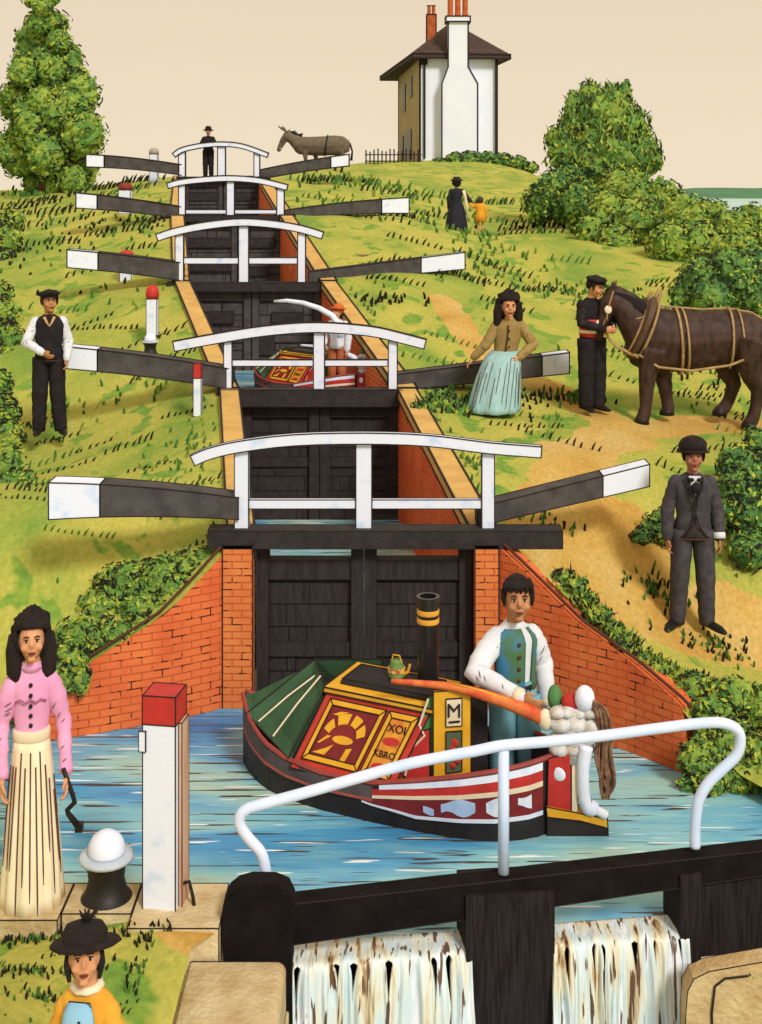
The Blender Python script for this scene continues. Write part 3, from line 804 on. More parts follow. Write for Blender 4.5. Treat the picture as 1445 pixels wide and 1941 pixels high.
        for a0,a1 in ((10,42),(52,80),(92,128),(140,172)):
            po=[]
            for k in range(6): a=R(a0+(a1-a0)*k/5); po.append((.34+.20*math.cos(a),.50+.27*math.sin(a)))
            for k in range(5,-1,-1): a=R(a0+(a1-a0)*k/5); po.append((.34+.135*math.cos(a),.47+.17*math.sin(a)))
            mb.prism([pt(u,v,.006) for u,v in po],n*.004)
        mb.prism([pt(.36+.10*math.cos(R(a)),.45+.05*math.sin(R(a)),.006) for a in range(0,360,24)],n*.004)
        mb.prism([pt(u,v,.006) for u,v in ((.14,.24),(.26,.24),(.30,.38),(.24,.32))],n*.004)
        mb.prism([pt(u,v,.006) for u,v in ((.42,.22),(.47,.22),(.48,.38),(.43,.36))],n*.004)
        mb.prism([pt(u,v,.006) for u,v in ((.16,.72),(.22,.77),(.30,.78),(.22,.72))],n*.004)
        mb.prism([pt(u,v,.006) for u,v in ((.14,.36),(.20,.47),(.24,.47),(.16,.36))],n*.004)
        mb.build('ornament',[YEL],cab)
        MB().prism([pt(.79+.08*math.cos(R(a)),.56+.05*math.sin(R(a)),.006) for a in range(0,360,24)],n*.003).build('ornament',[REDP],cab)
        MB().prism([pt(.79+.07*math.cos(R(a)),.26+.04*math.sin(R(a)),.006) for a in range(0,360,24)],n*.003).build('ornament',[REDP],cab)
        ux=(pt(1,.5,0)-pt(0,.5,0)).normalized(); uy=n.cross(ux).normalized()
        for v,tx in ((.71,'XOI'),(.40,'KBRO')):
            c=pt(.79,v,.009); M=Matrix((( ux.x,uy.x,n.x,c.x),(ux.y,uy.y,n.y,c.y),(ux.z,uy.z,n.z,c.z),(0,0,0,1)))
            text_mesh('lettering',tx,.062 if len(tx)>3 else .075,INK,M,cab)
    # green side cloths stretched over the fore end
    mb=MB()
    q=lambda *p: mb.loft([[Vector(a) for a in p],[Vector(a)+Vector((.004,.02,-.03)) for a in p]],mi=0)
    q((-2.25,-.17,.43),(-1.76,-.425,.30),(-1.59,-.20,.73),(-1.88,.20,.76))
    q((-2.36,.0,.50),(-2.25,-.17,.43),(-1.88,.20,.76),(-2.12,.25,.42))
    q((-2.12,.27,.42),(-1.88,.20,.76),(-1.42,.36,.78),(-1.5,.44,.30))
    mb.build('side_cloth',[CLOTH],t,ink=.006)
    mb=MB()
    for a,b in (((-2.1,-.25,.43),(-1.80,.06,.705)),((-1.93,-.34,.39),(-1.70,-.06,.755))): mb.tube([Vector(a),(Vector(a)+Vector(b))/2+Vector((0,0,.012)),Vector(b)],.007,5)
    mb.build('cloth_strap',[CREAM],t)
    mb=MB(); mb.add([(-1.62,-.19,.68),(-1.86,.18,.64),(-1.44,.34,.66),(-1.5,.30,.66)],[(0,1,2,3)]); mb.build('hold_opening',[HULLB],t)
    # stern doors, standing open (built where they stand, facing aft and out)
    def wl(p): return BINV@Vector((p.x*(p.y-.24)/p.y,p.y-.24,CAMZ+(p.z-CAMZ)*(p.y-.24)/p.y))
    def wprism(pxs,D,th,m,name,par,ink=0,mb=None):
        m2=MB(); m2.prism([wl(at(x,y,D)) for x,y in pxs],BINV.to_3x3()@Vector((0,th,0)))
        return m2.build(name,[m],par,ink=ink)
    d=wprism([(822,1312),(893,1306),(893,1475),(822,1490)],8.70,.03,YEL,'cabin_door',t,.004)
    wprism([(846,1326),(876,1324),(876,1376),(846,1378)],8.69,.008,CREAM,'door_panel',d,.004)
    wprism([(846,1388),(876,1386),(876,1462),(846,1466)],8.69,.008,mat('door_green',(.10,.13,.07),.6),'door_panel',d,.004)
    c=wl(at(861,1349,8.683)); Mt=Matrix.Translation(c)@Matrix.Rotation(-BRZ,4,'Z')@Matrix.Rotation(R(90),4,'X')
    text_mesh('lettering','M',.13,INK,Mt,d)
    wprism([(851,1368),(872,1366),(872,1370),(851,1372)],8.685,.004,INK,'letter_underline',d)
    mb=MB()
    for cx_,cy_,rr in ((862,1408,9),(858,1420,7),(866,1442,8),(858,1452,7)): mb.ell(wl(at(cx_,cy_,8.684)),(rr*8.7/F,.006,rr*8.7/F*.8),nu=10,nv=6)
    mb.build('painted_rose',[RED],d)
    d2=wprism([(752,1482),(813,1322),(822,1316),(822,1488)],8.74,.02,GREENP,'cabin_door',t,.004)
    wprism([(768,1478)]+[(815-48*math.cos(R(a)),1470-88*math.sin(R(a))) for a in range(10,91,16)]+[(815,1480)],8.73,.008,REDP,'painted_arc',d2,.004)
    MB().tube([wl(at(x,y,8.72)) for x,y in ((812,1325),(795,1375),(805,1395),(780,1420),(768,1470))],.008,5).build('cream_scroll',[CREAM],d2)
    wprism([(893,1306),(925,1304),(925,1480),(893,1485)],8.86,.02,HULLB,'doorway',t)
    # chimney
    mb=MB(); mb.lathe([(.074,.0),(.074,.56),(.082,.56),(.082,.60),(.06,.60),(.06,.5)],20,c=(-.95,.13,.77)); ch=mb.build('chimney',[mat('chimney_black',(.016,.013,.015),.22,(.010,.009,.010),5,spec=.5)],t)
    for z in (.415,.475): MB().lathe([(.077,z),(.079,z+.008),(.079,z+.03),(.077,z+.036)],20,c=(-.95,.13,.77)).build('brass_ring',[BRASS],ch)
    # rudder, ropework, tail and tiller
    ru=wprism([(1038,1550),(1100,1556),(1153,1570),(1158,1700),(1038,1700)],8.50,.07,HULLB,'rudder',t,.004)
    wprism([(1036,1530),(1090,1540),(1152,1553),(1153,1570),(1100,1556),(1038,1549)],8.495,.08,YEL,'yellow_band',ru,.004)
    wprism([(1040,1438),(1083,1428),(1083,1538),(1038,1530)],8.51,.07,REDP,'rudder_post',ru,.004)
    wprism([(1084,1428),(1096,1425),(1096,1540),(1084,1538)],8.508,.07,CREAM,'cream_edge',ru,.003)
    MB().ell(wl(at(1060,1468,8.505)),(.045,.012,.045),nu=16,nv=8).build('white_roundel',[WHITE],ru)
    mb=MB(); mb.tube([wl(at(p.x,p.y,8.5)) for p in catmull([Vector(q) for q in ((1112,1415,0),(1106,1450,0),(1106,1495,0),(1112,1526,0),(1128,1534,0),(1150,1546,0))],5)],[.045]*6+[.042]*10+[.05]*5+[.03]*5,8)
    mb.build('swan_neck',[WHITE],ru,smooth=True)
    mb=MB()
    rnd=random.Random(4)
    for j,(y,x0,x1,n,r) in enumerate(((1352,1048,1128,4,13),(1374,1046,1134,3,19),(1398,1048,1128,4,14),(1420,1050,1118,3,17))):
        for i in range(n):
            x=x0+(x1-x0)*(i+.5)/n
            mb.ell(wl(at(x,y+rnd.uniform(-3,3),8.56)),(r*1.25*8.5/F,.07,r*8.5/F*.85),nu=10,nv=7)
    mb.tube([wl(at(1088,1338,8.6)),wl(at(1086,1438,8.6))],.10,10)
    mb.build('ropework',[mat('white_rope',(.72,.74,.78),.8,(.52,.46,.38),14,.5)],ru,smooth=True)
    MB().ell(wl(at(1085,1332,8.60)),(.075,.06,.06)).build('rudder_cap',[REDP],ru,smooth=True)
    MB().ell(wl(at(1109,1324,8.54)),(.066,.066,.085)).build('white_finial',[WHITE],ru,smooth=True)
    MB().ell(wl(at(1052,1322,8.66)),(.05,.05,.085)).build('green_finial',[GREENP],ru,smooth=True)
    mb=MB()
    for k in range(13):
        o=k*2.6-14; ph=k*.5
        P=[Vector((1118+o*.3,1332-abs(o)*.2,0)),Vector((1138+o*.6,1345,0)),Vector((1146+o*.8,1390,0)),Vector((1143+o+5*math.sin(ph),1430,0)),Vector((1146+o*.9+4*math.cos(ph),1470,0)),Vector((1150+o*.8+4*math.sin(ph),1495,0)),Vector((1146+o*.5,1506+k%3*4,0))]
        mb.tube([wl(at(p.x,p.y,8.5+.012*(k%4))) for p in catmull(P,4)],[.011]*20+[.008]*5,5)
    mb.build('horse_tail',[mat('horse_tail_brown',(.10,.045,.03),.7,(.30,.17,.10),20)],ru)
    TP=[(742,1291),(800,1296),(860,1303),(915,1317),(965,1334),(1005,1350),(1036,1366)]
    mb=MB(); tp=[wl(at(x,y,8.76-.19*i/6)) for i,(x,y) in enumerate(TP)]
    mb.tube(catmull(tp,3),[.016+.030*min(1,i/14) for i in range(19)],10); til=mb.build('tiller',[mat('tiller_red',(.60,.08,.03),.45,(.68,.20,.05),12)],ru,smooth=True)
    mb=MB(); mb.tube([wl(at(x,y-7,8.745-.19*i/6)) for i,(x,y) in enumerate(TP[2:],2)],[.006,.007,.008,.009,.009],6); mb.build('yellow_stripe',[YEL],til,smooth=True)
    MB().ell(wl(at(1034,1364,8.57)),(.05,.05,.07)).build('tiller_collar',[CREAM],til,smooth=True)
    return t
boat=narrowboat('red and yellow painted narrowboat with black chimney leaving the lowest lock')
# decorated water can on the cabin roof
can=thing('water_can','green and yellow painted water can on the narrowboat roof beside its chimney','water can',BOATM@Vector((-1.17,.08,.785)),BRZ,scale=.8)
MB().lathe([(.072,0),(.075,.02),(.066,.10),(.05,.135),(.05,.15),(.0,.15)],16).build('can_body',[mat('can_green',(.20,.30,.08),.5,(.12,.22,.06),12)],can,smooth=True)
MB().lathe([(.078,.05),(.078,.085),(.07,.085)],16).build('flower_band',[mat('can_flowers',(.75,.50,.12),.6,(.45,.10,.05),26,lo=.45,hi=.55)],can)
MB().tube([Vector((.06,0,.03)),Vector((.11,0,.06)),Vector((.13,0,.13))],[.018,.014,.011],8).build('spout',[YEL],can)
MB().tube([Vector((-.05,0,.13)),Vector((-.03,0,.19)),Vector((.03,0,.19)),Vector((.05,0,.13))],.007,6).build('handle',[YEL],can)

# second boat, in the chamber above the second gate
b2=copy_tree(boat); b2['label']='smaller red narrowboat with white curved tiller inside the lock above the second gate'
b2.location=(-.28,17.55,1.27); b2.rotation_euler=(0,0,R(-38)); b2.scale=(.85,.85,.85)
for ru2 in [c for c in b2.children if c.name.startswith('rudder')]:
    for c in list(ru2.children):
        if c.name.startswith('tiller'):
            me=c.data.copy(); c.data=me; me.materials[0]=WHITE
            for k in list(c.children): 
                bpy.data.objects.remove(k)
M2=(Matrix.Translation(b2.location)@Matrix.Rotation(R(-38),4,'Z')@Matrix.Scale(.85,4)).inverted()
mb=MB(); mb.tube([M2@at(x,y,D) for x,y,D in ((645,640,17.3),(643,615,17.3),(630,598,17.35),(605,584,17.4),(575,574,17.5),(545,570,17.6),(520,571,17.7))],[.05,.05,.05,.045,.04,.035,.02],8); mb.build('swan_neck_tiller',[WHITE],b2,smooth=True)
for c in [c for c in b2.children if c.name.startswith('chimney')]:
    for k in list(c.children): bpy.data.objects.remove(k)
    bpy.data.objects.remove(c)
# ------------------------------------------------------------------ people
SKIN=mat('skin',(.66,.33,.17),.6,(.58,.26,.12),8)
SKIN_D=mat('skin_tanned',(.50,.24,.11),.6,(.42,.18,.08),8)
HAIR=mat('dark_hair',(.022,.013,.011),.75,(.012,.008,.008),25,.5)
BLK=mat('black_cloth',(.026,.022,.024),.85,(.016,.013,.015),10,.2,spec=.1)
CHAR=mat('charcoal_suit',(.075,.068,.078),.85,(.045,.04,.048),14,.3,spec=.1)
LEATHER=mat('black_leather',(.016,.013,.013),.45,(.01,.008,.008),10)
SHIRT=mat('white_shirt',(.74,.77,.84),.8,(.60,.62,.68),5)
LIP=mat('lips',(.22,.05,.04),.6)
EYEW=mat('eye_white',(.7,.66,.6),.4)
DEF=dict(head=(0,-.01,1.615),neck=(0,.015,1.45),chest=(0,.01,1.27),waist=(0,.0,1.06),pel=(0,0,.94),
  shl=(-.18,.015,1.405),ell=(-.225,.02,1.12),wrl=(-.235,-.05,.875),shr=(.18,.015,1.405),elr=(.225,.02,1.12),wrr=(.235,-.05,.875),
  hl=(-.09,0,.92),kl=(-.10,-.015,.50),al=(-.105,.02,.085),hr=(.09,0,.92),kr=(.10,-.015,.50),ar=(.105,.02,.085))
class Person:
    def __init__(s,label,loc,H=1.7,rz=0,vox=.009,skin=SKIN,turn=0,tilt=-.14,hs=1.14,bs=1.0,group=None,feet=True,**pose):
        s.k=H/1.75; s.J={a:Vector(pose.get(a,b))*s.k for a,b in DEF.items()}
        s.t=thing('person',label,'person',loc,rz,group); s.skin=skin; s.turn=turn; s.tilt=tilt; s.vox=vox
        J,k=s.J,s.k
        s.HM=Matrix.Translation(J['head'])@Matrix.Rotation(turn,4,'Z')@Matrix.Rotation(tilt,4,'X')@Matrix.Scale(k*hs,4)
        mb=MB()
        st=len(mb.v)
        # head in unit metres, face towards -Y
        def jaw(d):
            if d.z<0: f=1-.30*(-d.z/.12)**1.6; return Vector((d.x*f,d.y*(1-.12*(-d.z/.12))-.012*(-d.z/.12),d.z))
            return d
        mb.ell((0,0,0),(.074,.094,.118),nu=16,nv=12,fn=jaw)
        mb.ell((0,-.088,-.018),(.012,.018,.022)); mb.tube([(0,-.088,.02),(0,-.104,-.018)],[.008,.014],6)
        mb.ell((0,-.074,-.095),(.026,.020,.016))
        mb.ell((0,-.082,.030),(.05,.012,.010))
        for sg in (-1,1):
            mb.ell((sg*.077,.006,-.004),(.010,.020,.030)); mb.ell((sg*.040,-.068,-.03),(.024,.02,.022))
        mb.ell((0,-.086,-.058),(.022,.010,.010))
        mb.xf(s.HM,st)
        n0=J['neck']; 
        mb.tube([n0+Vector((0,.01,-.10))*k,n0,J['head']+Vector((0,.015,-.06))*k],[.075*k,.056*k,.052*k],12)
        mb.tube([J['pel'],J['waist'],J['chest'],J['neck']+Vector((0,0,-.04))*k],[.12*k*bs,.105*k*bs,.115*k*bs,.06*k*min(1,bs+.1)],12,flat=.68,up=(0,1,0))
        mb.tube([J['shl']*.82+J['shr']*.18+Vector((0,0,-.03))*k,J['shr']*.82+J['shl']*.18+Vector((0,0,-.03))*k],.045*k,10,round_caps=True)
        for a in 'lr':
            sg=-1 if a=='l' else 1
            mb.tube([J['sh'+a]*.88+J['sh'+('r' if a=='l' else 'l')]*.12+Vector((0,0,-.035))*k,J['sh'+a].lerp(J['el'+a],.5),J['el'+a],J['el'+a].lerp(J['wr'+a],.4),J['wr'+a]],[.036*k,.036*k,.034*k,.034*k,.026*k],10,round_caps=True)
            s.hand(mb,a)
            if feet:
                mb.tube([J['h'+a],J['h'+a].lerp(J['k'+a],.5),J['k'+a],J['k'+a].lerp(J['a'+a],.35),J['a'+a]],[.085*k*bs,.075*k*bs,.055*k*bs,.052*k*bs,.036*k],10,round_caps=True)
                f=J['a'+a]; mb.tube([f+Vector((0,.02,-.05))*k,f+Vector((0,-.015,-.05))*k],[.026*k,.026*k],8,round_caps=True)
        s.body=mb.build('body',[skin],s.t,remesh=vox)
        s.face()
    def hand(s,mb,a):
        J,k=s.J,s.k; sg=-1 if a=='l' else 1
        w=J['wr'+a]; d=s.J.get('hd'+a)
        if d is None: d=(w-J['el'+a]).normalized()
        d=Vector(d).normalized()
        pn=Vector((-sg,0,0)); 
        if abs(d.dot(pn))>.8: pn=Vector((0,0,-1))
        pn=(pn-d*pn.dot(d)).normalized(); sd=d.cross(pn).normalized()
        fw=Vector((0,-1,0)); 
        if sd.dot(fw)<0: sd=-sd                 # thumb side faces forward
        c=w+d*.045*k
        Mx=Matrix((( d.x,sd.x,pn.x,0),(d.y,sd.y,pn.y,0),(d.z,sd.z,pn.z,0),(0,0,0,1)))
        mb.ell(c,(.055*k,.040*k,.018*k),M=Mx.to_3x3())
        mb.tube([w-d*.02*k,w+d*.02*k],[.026*k,.027*k],8)
        for i,L in enumerate((.072,.080,.074,.058)):
            b=c+d*.040*k+sd*(.030-.020*i)*k
            p1=b+d*L*.45*k+pn*.006*k; p2=p1+(d*.75+pn*.55).normalized()*L*.33*k; p3=p2+(d*.35+pn*.85).normalized()*L*.3*k
            mb.tube([b-d*.015*k,b,p1,p2,p3],[.011*k,.0105*k,.0098*k,.009*k,.0075*k],7,round_caps=True)
        b=c-d*.012*k+sd*.034*k
        mb.tube([b-sd*.015*k,b+sd*.016*k+d*.018*k+pn*.008*k,b+sd*.022*k+d*.045*k+pn*.018*k,b+sd*.018*k+d*.066*k+pn*.026*k],[.015*k,.0125*k,.0105*k,.008*k],7,round_caps=True)
    def face(s):
        M=s.HM
        mb=MB()
        for sg in (-1,1):
            mb.ell((sg*.030,-.0815,.008),(.0125,.008,.0075),0,8,6); mb.ell((sg*.030,-.0875,.008),(.0072,.004,.0072),1,8,6)
            mb.tube([(sg*.014,-.093,.030),(sg*.030,-.092,.036),(sg*.048,-.082,.030)],[.004,.0048,.003],5,1)
            mb.tube([(sg*.016,-.088,.017),(sg*.030,-.089,.020),(sg*.045,-.080,.014)],[.0025,.0034,.0025],5,1)
        mb.xf(M); mb.build('eyes',[EYEW,HAIR],s.body,smooth=True)
        mb=MB(); mb.tube([(-.021,-.090,-.057),(0,-.099,-.054),(.021,-.090,-.057)],[.003,.0055,.003],6); mb.tube([(-.017,-.090,-.064),(0,-.097,-.066),(.017,-.090,-.064)],[.003,.006,.003],6)
        mb.xf(M); mb.build('mouth',[LIP],s.body,smooth=True)
    def sub(s,mb,name,m,smooth=True,ink=0): return mb.build(name,m if isinstance(m,list) else [m],s.t,smooth=smooth,ink=ink)
    def rings(s,spec,n=24,pleat=None):
        """spec: list of (center(Vector unscaled or joint name), rx, ry, dz)"""
        k=s.k; rr=[]
        for (c,rx,ry,dz) in spec:
            c=s.J[c] if isinstance(c,str) else Vector(c)*k
            c=c+Vector((0,0,dz))*k
            r=[]
            for j in range(n):
                th=2*PI*j/n; f=1+(pleat(th,dz,len(rr)) if pleat else 0)
                r.append(c+Vector((rx*k*f*math.cos(th),ry*k*f*math.sin(th),0)))
            rr.append(r)
        return MB().loft(rr)
    def torso(s,name,m,hem=.0,wide=1.0,flare=1.0,top=True,waistr=.155):
        w=wide
        sp=[('pel',.185*w*flare,.135*w*flare,hem),('pel',.175*w,.128*w,.04),('waist',waistr*w,.115*w,0),('chest',.178*w,.130*w,-.04),('chest',.198*w,.130*w,.07),('neck',.200*w,.105*w,-.065),('neck',.165*w,.09*w,-.035),('neck',.105*w,.082*w,-.008),('neck',.066,.064,.016)]
        if hem>.02: sp.pop(1)
        fold=lambda th,dz,i: .018*math.sin(5*th+i*1.3)+.012*math.sin(9*th+i)
        mb=s.rings(sp,28,fold); mb.tube(mb.v[0:28]+[mb.v[0]],.0045*s.k,5,1); return s.sub(mb,name,[m,mat('fold_line',(.12,.045,.035),.8)])
    def sleeve(s,a,m,r0=.07,r1=.056,r2=.042,name='sleeve',puff=0,upto=1.0,cuff=None):
        J,k=s.J,s.k; A,B,C=J['sh'+a],J['el'+a],J['wr'+a]
        P=[];Rr=[]
        inn=((Vector((0,A.y,A.z))-A).normalized()*.022+Vector((0,0,-.022)))*k
        for i in range(9):
            t=i/8; P.append((A+inn).lerp(B,t)); Rr.append((r0*.80+(r1-r0*.80)*t+puff*math.sin(PI*min(1,t*1.2))+.0045*math.sin(i*2.4))*k)
        for i in range(1,9):
            t=i/8*upto; P.append(B.lerp(C,t)); Rr.append((r1+(r2-r1)*t+.004*math.sin(i*2.1))*k)
        mb=MB().tube(P,Rr,12,round_caps=True)
        rnd=random.Random(int(r0*1e4)+ord(a))
        for q in range(6):
            i=rnd.randint(2,len(P)-3); tg=(P[i+1]-P[i]).normalized(); sd=tg.cross(Vector((0,-1,0))).normalized(); fr=sd.cross(tg).normalized()
            if fr.y>0: fr=-fr
            t0=rnd.uniform(-.7,.0); L=rnd.uniform(.4,.7); rr_=Rr[i]
            pts_=[P[i]+tg*(w_*.5*rr_)+(sd*math.sin(t0+L*w_)+fr*math.cos(t0+L*w_))*rr_*1.0 for w_ in (0,.35,.7,1)]
            mb.tube(pts_,[.001*k,.0032*k,.0032*k,.001*k],5,1)
        o=s.sub(mb,name,[m,mat('sleeve_fold',(.17,.09,.09),.8)])
        if cuff:
            d=(C-B).normalized(); s.sub(MB().tube([C-d*.045*k,C+d*.012*k],[(r2+.006)*k]*2,12),'cuff',cuff)
        return o
    def trousers(s,m,r=(.105,.088,.076,.070),length=1.0,crotch=True):
        J,k=s.J,s.k; mb=MB()
        for a in 'lr':
            P=[];Rr=[]; h,kn,an=J['h'+a]+Vector((0,0,.02))*k,J['k'+a],J['a'+a]+Vector((0,0,-.045))*k
            for i in range(8): t=i/7; P.append(h.lerp(kn,t)); Rr.append((r[0]+(r[1]-r[0])*t+.003*math.sin(i*2))*k)
            for i in range(1,9): t=i/8; P.append(kn.lerp(an,t)); Rr.append((r[1]+(r[3]-r[1])*t+.004*math.sin(i*2.3))*k)
            mb.tube(P,Rr,12)
        mb.tube([J['pel']+Vector((0,0,-.07))*k,J['pel'],J['waist']],[.15*k,.168*k,.150*k],16,flat=.76,up=(0,1,0))
        return s.sub(mb,'trousers',m)
    def shoes(s,m=LEATHER,turnout=.03):
        J,k=s.J,s.k
        for a in 'lr':
            sg=-1 if a=='l' else 1; f=J['a'+a]; mb=MB()
            mb.tube([f+Vector((0,.045,-.045))*k,f+Vector((sg*turnout*.3,-.03,-.040))*k,f+Vector((sg*turnout,-.12,-.052))*k,f+Vector((sg*turnout*1.4,-.185,-.062))*k],[.040*k,.05*k,.047*k,.028*k],10,flat=.78,round_caps=True,up=(0,0,1))
            mb.tube([f+Vector((0,.015,-.05))*k,f+Vector((0,.01,.03))*k],[.045*k,.04*k],10)
            s.sub(mb,'shoe',m)
    def skirt(s,m,hem_z=.06,hem_r=.34,ry=None,waist_r=.145,pleats=16,amp=.05,center=(0,0),name='skirt',mid=None,lines=0):
        ry=ry or hem_r*.85; k=s.k; rr=[]; n=pleats*4
        w=s.J['waist']/k
        for i in range(13):
            t=i/12; z=w.z+.0-(w.z-hem_z)*t
            e=t**.75 if mid is None else t**mid
            rx=waist_r+(hem_r-waist_r)*e; r_y=waist_r*.8+(ry-waist_r*.8)*e
            cx=w.x+center[0]*t**.7; cy=w.y+center[1]*t**.6
            r=[]
            for j in range(n):
                th=2*PI*j/n; f=1+amp*t**.7*math.sin(pleats*th+1.1*math.sin(2.3*th))+.02*t*math.sin(3*th+1)
                r.append(Vector((cx+rx*f*math.cos(th),cy+r_y*f*math.sin(th),z+.008*t*math.sin(pleats*th)))*k)
            rr.append(r)
        mb=MB().loft(rr); rnd=random.Random(pleats)
        for q in range(lines):
            j=int(n*(.5+.5*(q+.5)/lines))%n; a=rnd.randint(1,5); b=rnd.randint(8,12)
            mb.tube([rr[i][j]+(rr[i][j]-Vector((w.x*k,w.y*k,rr[i][j].z))).normalized()*.003 for i in range(a,b+1)],[.0045*k]*(b-a)+[.002*k],5,1)
        return s.sub(mb,name,[m,mat('fold_line',(.12,.045,.035),.8)])
    def head_part(s,mb,name,m,smooth=True): 
        mb.xf(s.HM); return s.sub(mb,name,m,smooth)
    def short_hair(s,m=HAIR):
        mb=MB(); rnd=random.Random(2)
        def f(d):
            n=1+.06*mnoise.noise(d*40)
            if d.y<0 and d.z<.055: d=Vector((d.x*.93,max(d.y,-.02),d.z))
            if d.z<-.05: d=Vector((d.x*.9,d.y,-.05))
            return d*n
        mb.ell((0,.012,.026),(.090,.106,.116),nu=24,nv=18,fn=f)
        for q in range(11): x=-.075+.0145*q; mb.tube([(x*.8,-.055,.118-.3*x*x),(x,-.088+2.5*x*x,.088),(x*1.02+.006*math.sin(q*2),-.092+4*x*x,.055+.010*math.sin(q*3))],[.018,.016,.006],6)
        for sg in (-1,1): mb.tube([(sg*.078,-.02,.06),(sg*.083,-.025,.01),(sg*.078,-.03,-.03)],[.018,.014,.006],6)
        s.head_part(mb,'hair',m)
    def big_hair(s,m=HAIR,w=.13,down=.20,top=.13,fuzz=.10):
        mb=MB()
        def f(d):
            n=1+fuzz*mnoise.noise(d*28)+fuzz*.6*mnoise.noise(d*60)
            if d.y<-.03 and d.z<.03*1.0 and abs(d.x)<w*.62: d=Vector((d.x,-.03,d.z))
            return d*n
        mb.ell((0,.03,.035),(w*.92,.125,top),nu=30,nv=22,fn=f)
        for sg in (-1,1): mb.tube([(sg*w*.70,.02,.03),(sg*w*.80,.025,-.06),(sg*w*.80,.03,-down*.75),(sg*w*.6,.03,-down)],[.045,.05,.045,.02],10)
        mb.tube([(0,.07,.0),(0,.085,-.08),(0,.08,-down)],[.09,.085,.03],12)
        for v in mb.v: pass
        s.head_part(mb,'hair',m)
    def cap(s,m=BLK):
        mb=MB(); mb.lathe([(.088,.045),(.092,.065),(.118,.085),(.122,.10),(.10,.118),(.0,.122)],22)
        mb.tube([(-.065,-.085,.052),(0,-.135,.044),(.065,-.085,.052)],[.012,.022,.012],8,flat=.35,up=(0,0,1))
        s.head_part(mb,'cap',m)
    def round_hat(s,m=BLK,r=.12,h=.13,brim=0.14):
        mb=MB(); mb.lathe([(brim,.040),(brim+.004,.05),(r*.92,.062),(r,.09),(r*.97,.06+h*.65),(r*.7,.05+h),(0,.055+h)],26)
        s.head_part(mb,'hat',m)

def gz(px,py,D): return at(px,py,D)
# --- woman on the near bank
P=Person('woman in pink blouse and long cream skirt holding a windlass at the basin edge',at(60,1722,6.95),1.60,R(12),.0065,turn=R(4),hs=1.02,bs=.66,hl=(-.045,0,.92),hr=(.045,0,.92),kl=(-.05,-.01,.5),kr=(.05,-.01,.5),al=(-.06,.0,.085),ar=(.075,.0,.085),
   shl=(-.125,.015,1.385),shr=(.125,.015,1.385),wrl=(-.165,-.10,.85),ell=(-.175,.0,1.12),elr=(.185,.02,1.12),wrr=(.205,-.08,.84))
pk=mat('pink_blouse',(.80,.38,.60),.8,(.70,.30,.52),6); cr=mat('cream_skirt',(.88,.80,.60),.85,(.82,.70,.46),9,stretch=(3,3,.3))
P.torso('blouse',pk,hem=.085,wide=.66,flare=.82,waistr=.135)
for a in 'lr': P.sleeve(a,pk,.072,.046,.034,puff=.014,cuff=pk)
P.skirt(cr,.055,.185,.18,waist_r=.098,pleats=13,amp=.06,center=(-.0,-.02),lines=13)
P.sub(P.rings([('waist',.104,.086,-.04),('waist',.111,.092,-.03),('waist',.111,.092,.02),('waist',.104,.086,.03)]),'belt',CREAM)
P.sub(P.rings([('neck',.066,.064,-.02),('neck',.062,.06,.03),('neck',.058,.056,.035)]),'collar',pk)
P.big_hair(w=.122,down=.24,top=.15,fuzz=.20); P.shoes()
mb=MB()
for i in range(5):
    mb=MB().ell((0,-.094+.006*abs(i-2),1.37-.06*i),(.012,.008,.014)); mb.xf(Matrix.Scale(P.k,4)); P.sub(mb,'button',INK)
mb=MB()
for sg in (-1,1): mb.tube([(0,-.098,1.29),(sg*.03,-.098,1.272),(sg*.06,-.088,1.288),(sg*.09,-.072,1.27)],.006,5)
mb.xf(Matrix.Scale(P.k,4)); P.sub(mb,'frill',mat('pink_frill',(.45,.13,.30),.8))
wl_=thing('windlass','black cranked iron windlass in the hand of the woman in pink','windlass',P.t.matrix_basis@(Vector((.215,-.12,.775))*P.k))
mb=MB(); mb.tube([(-.025,0,.09),(0,0,.02),(.03,-.01,-.05),(.04,-.01,-.09),(.0,-.01,-.13),(.005,-.01,-.15),(.06,-.01,-.22)],[.013,.013,.013,.014,.014,.015,.02],7); mb.build('crank',[LEATHER],wl_,smooth=True)
MB().box((.045,-.03,-.245),(.085,.01,-.20)).build('socket',[LEATHER],wl_)
# --- child with plumed hat, foreground
P=Person('child in plumed black hat, yellow jacket and spotted blue bib at the bottom left',Vector((sx(163,4.42),4.42,CAMZ-1393*4.42/F-1.285)),1.30,R(-8),.006,turn=R(20),tilt=R(-18),hs=.94,head=(0,-.02,1.60),
   shl=(-.115,.015,1.37),shr=(.115,.015,1.37),ell=(-.165,.0,1.10),elr=(.165,.02,1.10),wrl=(-.12,-.14,.98),wrr=(.15,-.1,.9))
yj=mat('yellow_jacket',(.80,.44,.05),.85,(.70,.32,.03),7); bl=mat('blue_bib',(.30,.55,.72),.85,(.24,.48,.66),7)
P.torso('jacket',yj,hem=-.02,wide=.66); [P.sleeve(a,yj,.072,.062,.048) for a in 'lr']
bib=MB(); k=P.k
bib.loft([[Vector((x*w,-.125-.02*(1-(x)**2)+o,z))*k for x in (-1,-.6,0,.6,1)]+[Vector((x*w,-.09,z))*k for x in (1,.6,0,-.6,-1)] for (w,z,o) in ((.085,.95,.015),(.085,1.15,.015),(.082,1.30,.012),(.070,1.385,.022),(.052,1.43,.045))])
P.sub(bib,'bib',bl)
mb=MB(); rnd=random.Random(9)
